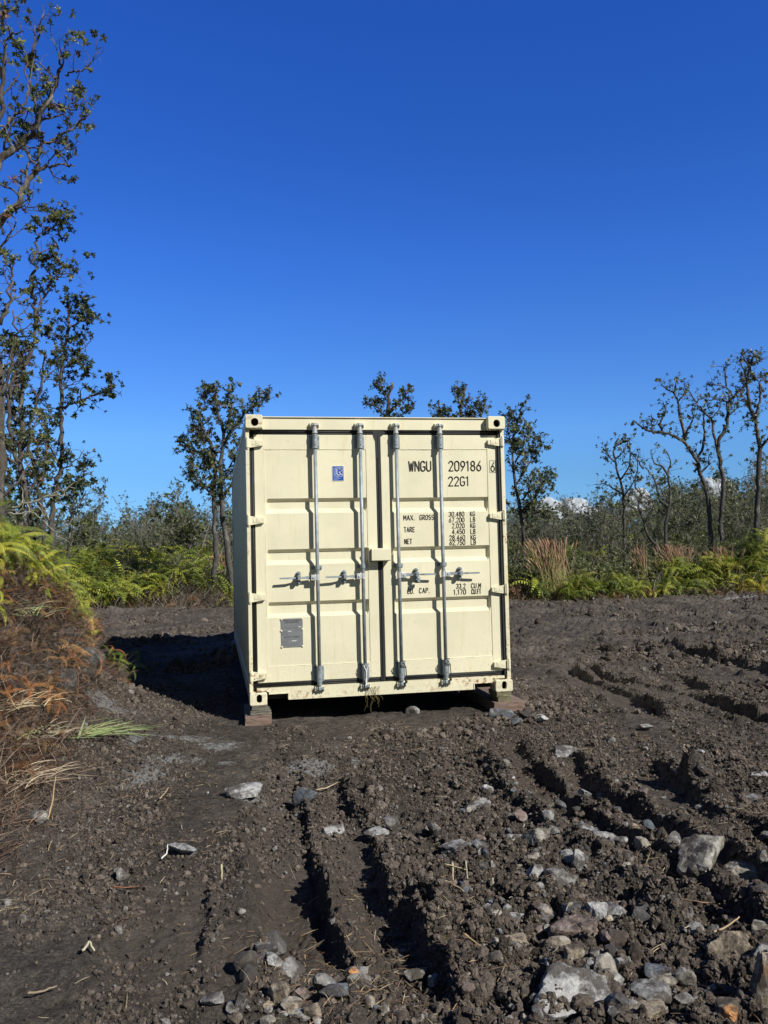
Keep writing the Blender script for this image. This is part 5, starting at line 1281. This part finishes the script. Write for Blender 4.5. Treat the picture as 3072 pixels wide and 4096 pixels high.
used = set(); rng = np.random.RandomState(12); cnt = 0
def skyline(u):      # height in px rows of the scrub tops along the picture, as an angle
    return np.interp(u, [0, 350, 420, 500, 560, 600, 680, 740, 800, 900, 2050, 2150, 2200, 2300, 2360, 2480, 2600, 2700, 2800, 2900, 3000, 3072, 3300],
                        [1960, 1950, 1990, 1960, 1930, 1990, 1995, 1970, 1950, 1960, 1990, 2010, 2020, 2000, 1950, 1930, 1930, 1900, 1930, 1930, 1850, 1800, 1800])
while cnt < 215:
    u = rng.uniform(-500, 3500) if cnt % 4 else rng.uniform(2050, 3300); d = 28 + 36 * rng.rand() ** 1.1
    if 1000 < u < 2020 and rng.rand() < .75: continue
    p = ray(u, 2048, d); x, y = p[0], p[1]; z = hz(x, y) - .1
    zt = ray(u, skyline(u), d)[2]; k = rng.choice(5, p=[.27, .22, .2, .16, .15]); hh = [3.6, 3.0, 4.0, 2.6, 3.3][k]
    s = (zt - z) / hh * rng.uniform(.48, 1.15); 
    if d > 45: s *= rng.uniform(.9, 1.05)
    place(kinds[k], used, x, y, z, rng.uniform(0, 6.28), float(np.clip(s, .6, 2.2)), KL[k], KG[k]); cnt += 1

for i in range(46):       # low bushes in front of the wood
    u = rng.uniform(2060, 3150) if i % 3 else rng.uniform(380, 930); d = rng.uniform(25.5, 31)
    p = ray(u, 2048, d); q2_ = p[1] - float(clearing_edge(np.array(p[0])))
    if q2_ < 1.2: continue
    k = [0, 1, 3, 4][rng.randint(4)]; place(kinds[k], used, p[0], p[1], hz(p[0], p[1]) - .1, rng.uniform(0, 6.28), float(rng.uniform(.30, .62)), KL[k], KG[k])

# --- ferns
def frond(L, npair, rise=.35, droop=.9, lw=.16, seed=0, col=(1, 1, 1), curl=0.0, wf=.022):
    """one feather shaped frond leaving the origin along +x"""
    rg = np.random.RandomState(seed); t = np.linspace(0, 1, 10)
    ang = rise - (rise + droop) * t ** 1.3; dx = np.cos(ang); dz = np.sin(ang)
    X = np.concatenate([[0], np.cumsum(dx[:-1])]) / 9 * L; Zz = np.concatenate([[0], np.cumsum(dz[:-1])]) / 9 * L; Y = curl * L * t ** 2
    parts = []
    v, f = tube_arr(np.column_stack([X, Y, Zz]), np.linspace(.006, .002, 10) * L * 1.6, 3); parts.append((v, [f], np.array(col) * np.array([.75, .55, .6])))
    for k in range(npair):
        s = .08 + .90 * k / (npair - 1); x, y, z = np.interp(s, t, X), np.interp(s, t, Y), np.interp(s, t, Zz); a = np.interp(s, t, ang)
        l = lw * L * math.sin(math.pi * min(1, (s * .90 + .10)) ** .75) * rg.uniform(.85, 1.1) + .012 * L
        for sd in (-1, 1):
            fw = .30; w = wf * L * (26 / npair) ** .9
            dirv = np.array([math.cos(a) * fw, sd * 1.0, math.sin(a) * fw - .28]); dirv /= np.linalg.norm(dirv)
            al = np.array([math.cos(a), 0, math.sin(a)]) * w / 2
            p0 = np.array([x, y, z]); p1 = p0 + dirv * l * .6; p2 = p0 + dirv * l + np.array([0, 0, -.12 * l])
            parts.append((np.array([p0 - al, p0 + al, p1 + al * .9, p1 - al * .9, p2]), [np.array([[0, 1, 2, 3]]), np.array([[3, 2, 4]])], np.array(col) * rg.uniform(.85, 1.15)))
    return merge(parts)
def spray(seed, tiers=2, L=.36, npair=18, h=.35, col=(1, 1, 1), droop=1.1, lw=.17, wf=.022):
    """upright stalk that forks into drooping fronds"""
    rg = np.random.RandomState(seed); parts = []
    st = np.array([[0, 0, -.15], [rg.normal(0, .02), rg.normal(0, .02), h * .5], [rg.normal(0, .04), rg.normal(0, .04), h]])
    v, f = tube_arr(st, [.004, .003, .0025], 3); parts.append((v, [f], (.5, .35, .3)))
    for k in range(tiers):
        z = h * (1 - .33 * k); base = np.array([np.interp(z, st[:, 2], st[:, 0]), np.interp(z, st[:, 2], st[:, 1]), z]); a0 = rg.uniform(0, 6.28)
        for j in range(rg.randint(3, 5)):
            a = a0 + j * 1.75 + rg.normal(0, .25); fr = frond(L * rg.uniform(.75, 1.15), npair, rg.uniform(.2, .75), droop * rg.uniform(.7, 1.2), lw, rg.randint(999), col, rg.normal(0, .15), wf)
            ca, sa = math.cos(a), math.sin(a); R = np.array([[ca, -sa, 0], [sa, ca, 0], [0, 0, 1]])
            parts.append((fr[0] @ R.T + base, fr[1], fr[2]))
    return merge(parts)
GREENS = np.array([(.22, .30, .045), (.29, .36, .055), (.15, .22, .04), (.36, .40, .07), (.12, .17, .04)])
BROWNS = np.array([(.34, .16, .06), (.20, .11, .06), (.15, .10, .07), (.38, .25, .12), (.12, .09, .07), (.21, .17, .14), (.26, .20, .14), (.14, .11, .09), (.24, .16, .10)])
SPR = [spray(500 + k, 2, .40, 26, lw=.125) for k in range(6)]
SPR_LO = [spray(520 + k, 2, .40, 10, lw=.14, droop=1.3) for k in range(6)]
DEADF = [spray(540 + k, 1, .30, 17, h=.12, droop=1.7, lw=.12, wf=.014) for k in range(6)]
def fill(mb, tm, rng, x, y, z, tilt, scale, pal):
    for k in range(len(tm)):
        kk = np.arange(len(x)) % len(tm) == k; nn = kk.sum()
        if nn: join_copies(mb, tm[k], rotmats(rng, nn, tilt, scale), np.stack([x[kk], y[kk], z[kk]], -1), pal[rng.randint(0, len(pal), nn)] * rng.uniform(.8, 1.25, (nn, 1)))
# left thicket: dead below, green above
rng = np.random.RandomState(40)
x = rng.uniform(-9, -2.0, 14000); y = rng.uniform(-3.4, 12, 14000); q, q1, q2 = vegq(x, y)
k = (q1 > .28) & (q1 < 4.5) & ((q1 < 2.4) | (rng.rand(len(x)) < .25)); x, y, q1 = x[k], y[k], q1[k]; z = terrain(x, y, False)[0]
k = rng.rand(len(x)) < np.clip(sstep(.75, 1.5, q1 + .45 * fbm(x * 1.2, y * 1.2, 3, 2) + .55 * sstep(1, 3, y) + .6 * np.exp(-(((x - BK[0]) / 1.2) ** 2 + ((y - BK[1]) / 1.4) ** 2))) , 0, 1); gx, gy, gz, gq = x[k][:2500], y[k][:2500], z[k][:2500], q1[k][:2500]
mb = MB(); up = .02 + .34 * rng.rand(len(gx)) * sstep(.4, 1.4, gq); fill(mb, SPR, rng, gx, gy, gz + up, .45, (.55, 1.1), np.minimum(GREENS * np.array([1.45, 1.3, 1.2]), .62))
tag(mb.build('fern_thicket', M['fern']), 'bright green forked ferns covering the left bank', kind='stuff')
x = rng.uniform(-8, -1.9, 26000); y = rng.uniform(-4.4, 12, 26000); q, q1, q2 = vegq(x, y)
k = (q1 > -.05) & (q1 < 2.2) & (rng.rand(len(x)) < sstep(2.2, .6, q1)); x, y, q1 = x[k][:4300], y[k][:4300], q1[k][:4300]; z = terrain(x, y, False)[0]
mb = MB(); fill(mb, DEADF, rng, x, y, z - .02 + .22 * rng.rand(len(x)) * sstep(0, .5, q1), .9, (.35, .85), BROWNS * np.array([.62, .66, .74])); k = rng.rand(len(x)) < .08; fill(mb, DEADF, rng, x[k], y[k], z[k] + .18, .9, (.5, .85), np.array([(.40, .19, .07), (.33, .16, .07), (.42, .27, .12)]))
tag(mb.build('dead_ferns', M['dead']), 'rust brown dead fern fronds hanging on the left bank', kind='stuff')
# tangle of dead stems over the bank face
n = 60000; x = rng.uniform(-7, -1.9, n); y = rng.uniform(-4.4, 9, n); q, q1, q2 = vegq(x, y)
k = (q1 > -.08) & (q1 < 1.8); x, y, q1 = x[k][:30000], y[k][:30000], q1[k][:30000]; z = terrain(x, y, False)[0] + .30 * rng.rand(len(x)) * sstep(-.05, .35, q1)
tag(straws(rng, x, y, z, (.06, .42), .0042, [(.12, .08, .06), (.20, .165, .14), (.07, .05, .042), (.28, .22, .17), (.13, .08, .055), (.06, .045, .04)], .0, .9, .5).build('dead_stems', M['dead']), 'tangled dead fern stems on the face of the left bank', kind='stuff')

# fern field beyond the clearing
n = 7000; x = rng.uniform(-19, 24, n); q2 = rng.rand(n) ** 1.35 * 11 + .15; y = clearing_edge(x) + q2; z = terrain(x, y, False)[0]
k = ~((np.abs(x - (y + 7.8) * .19 + 1.5 - 2.4) < -1)); 
lf = x < 3.0; grn = np.clip(.55 + 1.8 * fbm(x * .45, y * .6, 8, 2), .04, 1) * np.where(lf, .8, .10); kk = rng.rand(n) < grn
mb = MB(); fill(mb, SPR_LO, rng, x[kk], y[kk], z[kk] + (.25 * rng.rand(kk.sum()) + .9 * np.clip(fbm(x[kk] * .55, y[kk] * .7, 19, 3) + .12, 0, 1)) * sstep(.1, 1.0, q2[kk]), .4, (.9, 2.0), GREENS * np.array([1.05, .98, .9]))
tag(mb.build('fern_field', M['fern']), 'green ferns filling the strip beyond the clearing', kind='stuff')
# dead edge, grey brush
n = 2400; x = rng.uniform(-8, 22, n); q2 = rng.rand(n) ** 1.3 * 4.0 - .2; y = clearing_edge(x) + q2; z = terrain(x, y, False)[0]
mb = MB(); kk = rng.rand(n) < np.clip(.35 + 1.6 * fbm(x * .6, y * .6, 71, 2) + .3 * (x > 4), .05, 1); x, y, z, q2 = x[kk], y[kk], z[kk], q2[kk]; fill(mb, DEADF, rng, x, y, z + .15 * rng.rand(len(x)) * sstep(0, .5, q2), .7, (.7, 1.4), BROWNS * .75)
tag(mb.build('dead_edge_ferns', M['dead']), 'brown dead ferns along the far edge of the clearing', kind='stuff')
n = 42000; x = rng.uniform(-16, 24, n); q2 = rng.rand(n) ** 1.2 * 13 - .2; y = clearing_edge(x) + q2; z = terrain(x, y, False)[0] + .75 * rng.rand(n) * sstep(-.2, 1.5, q2)
tag(straws(rng, x, y, z, (.15, .8), .008, [(.16, .14, .12), (.24, .22, .20), (.10, .085, .07), (.30, .27, .23), (.09, .10, .05)], 0, .8, 1.1).build('dry_brush', M['dead']), 'dry grey brushwood tangled through the undergrowth', kind='stuff')
# small leaved shrubs on the right
SHR = [rosette(80 + s, .05, 7, True) for s in range(4)]
n = 52000; x = rng.uniform(2.0, 17, n); q2 = .25 + rng.rand(n) ** 1.15 * 9.5; y = clearing_edge(x) + q2; hgt = (.55 + .5 * fbm(x * .7, y * .7, 55, 3)) * sstep(.2, 1.5, q2); z = terrain(x, y, False)[0] + np.abs(hgt) * 1.25 * (.35 + .65 * rng.rand(n) ** .5)
mb = MB(); fill(mb, SHR, rng, x, y, z, .7, (.8, 1.6), np.array([(.12, .145, .055), (.18, .20, .09), (.07, .09, .04), (.25, .25, .14)]))
tag(mb.build('shrub_cover', M['leaf']), 'small leaved shrubs spreading beyond the right edge of the clearing', kind='stuff')

# single fern mounds one can point at, right of the container
def fern_mound(seed, u, v, wpx, hpx, label, pal=None, back=0.0):
    rg = np.random.RandomState(seed); c = at(u, v, -.18); x0, y0 = c[0], clearing_edge(c[0]) + .35 + back; d = (np.array([x0, y0, 0]) - CAM) @ FWD
    W = wpx * d / FPX; ztop = ray(u, v - hpx, d)[2]; x0 = ray(u, v, d)[0]; zb = hz(x0, y0); Hh = max(.3, ztop - zb); n = int(16 + 34 * W * Hh)
    mb = MB(); a = rg.uniform(0, 6.28, n); el = np.arccos(rg.uniform(0, 1, n)); r = rg.uniform(.6, .95, n)
    X = r * np.sin(el) * np.cos(a) * W * .42; Y = r * np.sin(el) * np.sin(a) * W * .38; Z3 = r * np.cos(el) * (Hh - .30)
    fill(mb, SPR_LO, rg, X, Y, Z3 - .05, .45, (.7, 1.2), (GREENS if pal is None else pal) * np.array([1.0, .92, .9]))
    o = mb.build('fern', M['fern']); o.location = (x0, y0, zb); return tag(o, label, 'fern', 'fern clumps along the right edge')
fern_mound(1, 2320, 2400, 175, 115, 'broad green fern clump nearest the container on the right')
fern_mound(2, 2495, 2400, 180, 120, 'wide drooping fern clump in the middle of the right edge')
fern_mound(3, 2645, 2385, 50, 60, 'small fern tuft right of the wide drooping clump')
fern_mound(4, 2700, 2380, 110, 165, 'upright fern clump under the half bare forked tree', None, 1.2)
fern_mound(5, 2860, 2390, 220, 190, 'large pale fern mass left of the right edge', GREENS * 1.1, .9)
fern_mound(6, 2885, 2300, 160, 200, 'tall fern heap climbing above the others', GREENS * .85, 3.0)
fern_mound(7, 2775, 2395, 50, 90, 'small rounded fern clump in front of the large pale mass')
fern_mound(8, 3025, 2370, 80, 140, 'fern clump at the right edge of the picture', None, .8)
fern_mound(9, 3020, 2400, 90, 55, 'low yellowish fern at the right edge of the picture', GREENS * np.array([1.5, 1.15, .9]))
fern_mound(10, 2740, 2420, 60, 45, 'low dark fern on the very edge of the bare soil', GREENS * .6)
fern_mound(11, 2170, 2410, 60, 90, 'narrow fern between the container and the tan grass')
fern_mound(12, 2590, 2400, 70, 50, 'little fern between wide clump and small tuft', GREENS * .8)

# tan plume grass
def grass_tuft(seed, u, v, wpx, hpx, label, back=.8, n=170, lean=.15):
    rg = np.random.RandomState(seed); c = at(u, v, -.18); y0 = clearing_edge(c[0]) + back; d = (np.array([c[0], y0, 0]) - CAM) @ FWD; x0 = ray(u, v, d)[0]; zb = hz(x0, y0)
    Hh = ray(u, v - hpx, d)[2] - zb; W = wpx * d / FPX; e = empty('grass_tuft', (x0, y0, zb), label, 'grass tuft', 'tan plume grass tufts'); st, pl = MB(), MB()
    for k in range(n):
        bx, by = rg.normal(0, W * .16), rg.normal(0, W * .16); dx, dy = rg.normal(-lean * Hh, W * .22), rg.normal(0, W * .15); h = Hh * rg.uniform(.6, 1.02); t = np.linspace(0, 1, 6)
        p = np.column_stack([bx + dx * t ** 1.8, by + dy * t ** 1.8, h * t]); st.tube(p, np.linspace(.006, .003, 6), 3, np.array([(.42, .33, .18), (.30, .24, .10), (.22, .24, .08)][rg.randint(3)]) * rg.uniform(.7, 1.1), caps=False)
        if rg.rand() < .75:
            q = p[-1]; dr = (p[-1] - p[-2]); dr /= np.linalg.norm(dr); pl.tube(np.array([q - dr * .24, q - dr * .10, q + dr * .03]), [.006, .017, .003], 4, np.array([(.42, .24, .16), (.50, .34, .24), (.34, .18, .12)][rg.randint(3)]) * rg.uniform(.8, 1.1), caps=False)
    st.build('stems', M['straw'], e); pl.build('plumes', M['straw'], e); return e
grass_tuft(1, 2195, 2370, 150, 215, 'tall tan plume grass tuft right of the container', .9, 260, .12)
grass_tuft(2, 2625, 2300, 110, 120, 'reddish plume grass behind the half bare forked tree', 3.5, 90)
grass_tuft(3, 2740, 2290, 150, 105, 'pinkish plume grass between forked tree and tall fern heap', 3.8, 90)
grass_tuft(4, 2560, 2290, 60, 110, 'thin plume grass left of the forked tree', 3.6, 50)
grass_tuft(5, 2405, 2270, 60, 90, 'sparse plume grass above the wide drooping fern', 4.5, 40)
grass_tuft(6, 2960, 2200, 60, 100, 'small red brown plume grass below the tallest twisted tree', 5, 40)
grass_tuft(7, 880, 2330, 110, 120, 'tan plume grass at the foot of the two trunked tree', 4.5, 80)
grass_tuft(8, 2060, 2400, 60, 60, 'short grey grass beside the lower right of the container', .6, 50)

# green grass blades lying by the lava slab
def blades(u0, v0, n, L, spread, seed, name, label, cols, heading=None, up=.35):
    rg = np.random.RandomState(seed); c = at(u0, v0, -.14); mb = MB(); z0 = hz(c[0], c[1]) + .03
    for k in range(n):
        a = rg.uniform(0, 6.28) if heading is None else rg.normal(heading, .45); l = L * rg.uniform(.5, 1.2); t = np.linspace(0, 1, 7); e = abs(rg.normal(0, up))
        bx, by = rg.normal(0, spread), rg.normal(0, spread); w = rg.uniform(.0015, .0045); k2 = rg.normal(0, .3)
        P = np.column_stack([bx + l * t * np.cos(a + k2 * t), by + l * t * np.sin(a + k2 * t), .01 + l * t * math.sin(e) - .7 * l * math.sin(e) * t ** 2])
        s = np.array([-math.sin(a), math.cos(a), .5]) * w; tp = np.array([.6, 1, 1, 1, .8, .5, .1])[:, None]
        V = np.concatenate([P + s * tp, P - s * tp]); f = np.array([[i, i + 1, i + 8, i + 7] for i in range(6)])
        mb.add(V, f, np.array(cols[rg.randint(len(cols))]) * rg.uniform(.8, 1.2))
    o = mb.build(name, M['straw']); o.location = (c[0], c[1], z0); return tag(o, label, 'grass', 'uprooted grass by the left bank')
GC = [(.22, .30, .12), (.32, .36, .18), (.42, .38, .20), (.16, .22, .08)]
blades(340, 3010, 40, .34, .10, 1, 'grass_clump', 'uprooted green grass blades lying in front of the upright lava slab', GC, 0.3, .2)
blades(80, 2950, 70, .34, .12, 2, 'grass_clump', 'pale green grass clump fanning out on the left bank', GC + [(.5, .46, .30)], None, .9)
blades(450, 2985, 9, .42, .04, 3, 'grass_clump', 'few long green blades pointing right over the soil', GC, -.05, .1)
blades(-10, 3100, 80, .26, .15, 4, 'grass_clump', 'bleached straw clump at the left edge', [(.5, .42, .28), (.42, .30, .18)], None, .6)
blades(60, 3190, 130, .24, .13, 5, 'grass_clump', 'pale dry straw heap at the lower end of the left bank', [(.5, .43, .30), (.36, .27, .19), (.28, .20, .15)], None, .8)
blades(150, 3060, 90, .22, .12, 6, 'grass_clump', 'greyish dry grass tangle just below the lava boulders', [(.42, .36, .28), (.30, .24, .18), (.30, .33, .16)], None, .7)
mb = MB(); c0 = at(286, 3035, -.15); c1 = ray(343, 2865, np.dot(at(300, 3030, -.15) - CAM, FWD)); t = np.linspace(0, 1, 8)
P = c0 + (c1 - c0) * t[:, None]; s = RIGHT * .009; tp = np.array([.7, 1, 1, 1, 1, .9, .6, .05])[:, None]
V = np.concatenate([P + s * tp, P - s * tp, P + np.array([0, .004, 0])]); mb.add(V, [np.array([[i, i + 8, i + 9, i + 1] for i in range(7)]), np.array([[i, i + 1, i + 17, i + 16] for i in range(7)])], (.36, .46, .26))
tag(mb.build('broad_leaf', M['straw'], origin=c0), 'single broad green blade standing up in front of the lava slab', 'grass blade')

# green fern sprigs at the right end of the thicket
for k, (u, v, lab, s) in enumerate(((455, 2700, 'green fern sprig standing against the container shadow', 1.0), (470, 2780, 'lower green fern sprig at the tip of the left bank', .8), (395, 2600, 'drooping green fern beside the shadow edge on the left', 1.1))):
    dd = 9.0; p = ray(u, v, dd); mb = MB(); rg = np.random.RandomState(k)
    zb = hz(p[0], p[1]); fill(mb, SPR, rg, rg.normal(0, .05, 5), rg.normal(0, .05, 5), rg.uniform(-.1, .1, 5), .4, (.35 * s, .6 * s), GREENS[[0, 2, 4]] * .7)
    st = MB(); o = mb.build('fern', M['fern']); o.location = (p[0], p[1], max(zb, p[2] - .25)); tag(o, lab, 'fern', 'fern sprigs at the end of the left bank')

# ------------------------------------------------------------------ clouds on the horizon
def cloud(u0, u1, vt, vb, seed, label, D=2600.0):
    rg = np.random.RandomState(seed); v0, f0 = ICO[3]; mb = MB(); c = ray((u0 + u1) / 2, vb, D); W = (u1 - u0) / FPX * D; Hh = (vb - vt) / FPX * D
    bm = bmesh.new()
    n = 26
    for k in range(n):
        a = rg.uniform(-.5, .5); e = 1 - (2 * a) ** 2; r = Hh * rg.uniform(.18, .36); pos = np.array([a * W, rg.uniform(-.15, .15) * W, rg.uniform(.0, .75) * Hh * e ** .6])
        p = v0 * r; nn = fbm(p[:, 0] / r * 2 + k, p[:, 1] / r * 2 + p[:, 2] / r * 2.3, seed + k, 4); p = p * (1 + .35 * nn[:, None]) * np.array([1.25, 1, .85])
        mb.add(p + pos, f0)
    o = mb.build('cloud', M['cloud'], None, True, False); o.location = c - UP * Hh * .35; o.rotation_euler = (0, 0, YAW); o.visible_shadow = True
    me = o.modifiers.new('fuse', 'REMESH'); me.mode = 'VOXEL'; me.voxel_size = Hh * .035; me.use_smooth_shade = True
    return tag(o, label, 'cloud', 'small clouds low over the horizon')
cloud(2140, 2370, 1925, 2080, 1, 'longest low white cloud right of the container')
cloud(2500, 2590, 1905, 2010, 2, 'small white cloud behind the bushy topped tree')
cloud(2835, 2915, 1850, 1960, 3, 'puffy white cloud between the twisted trees')
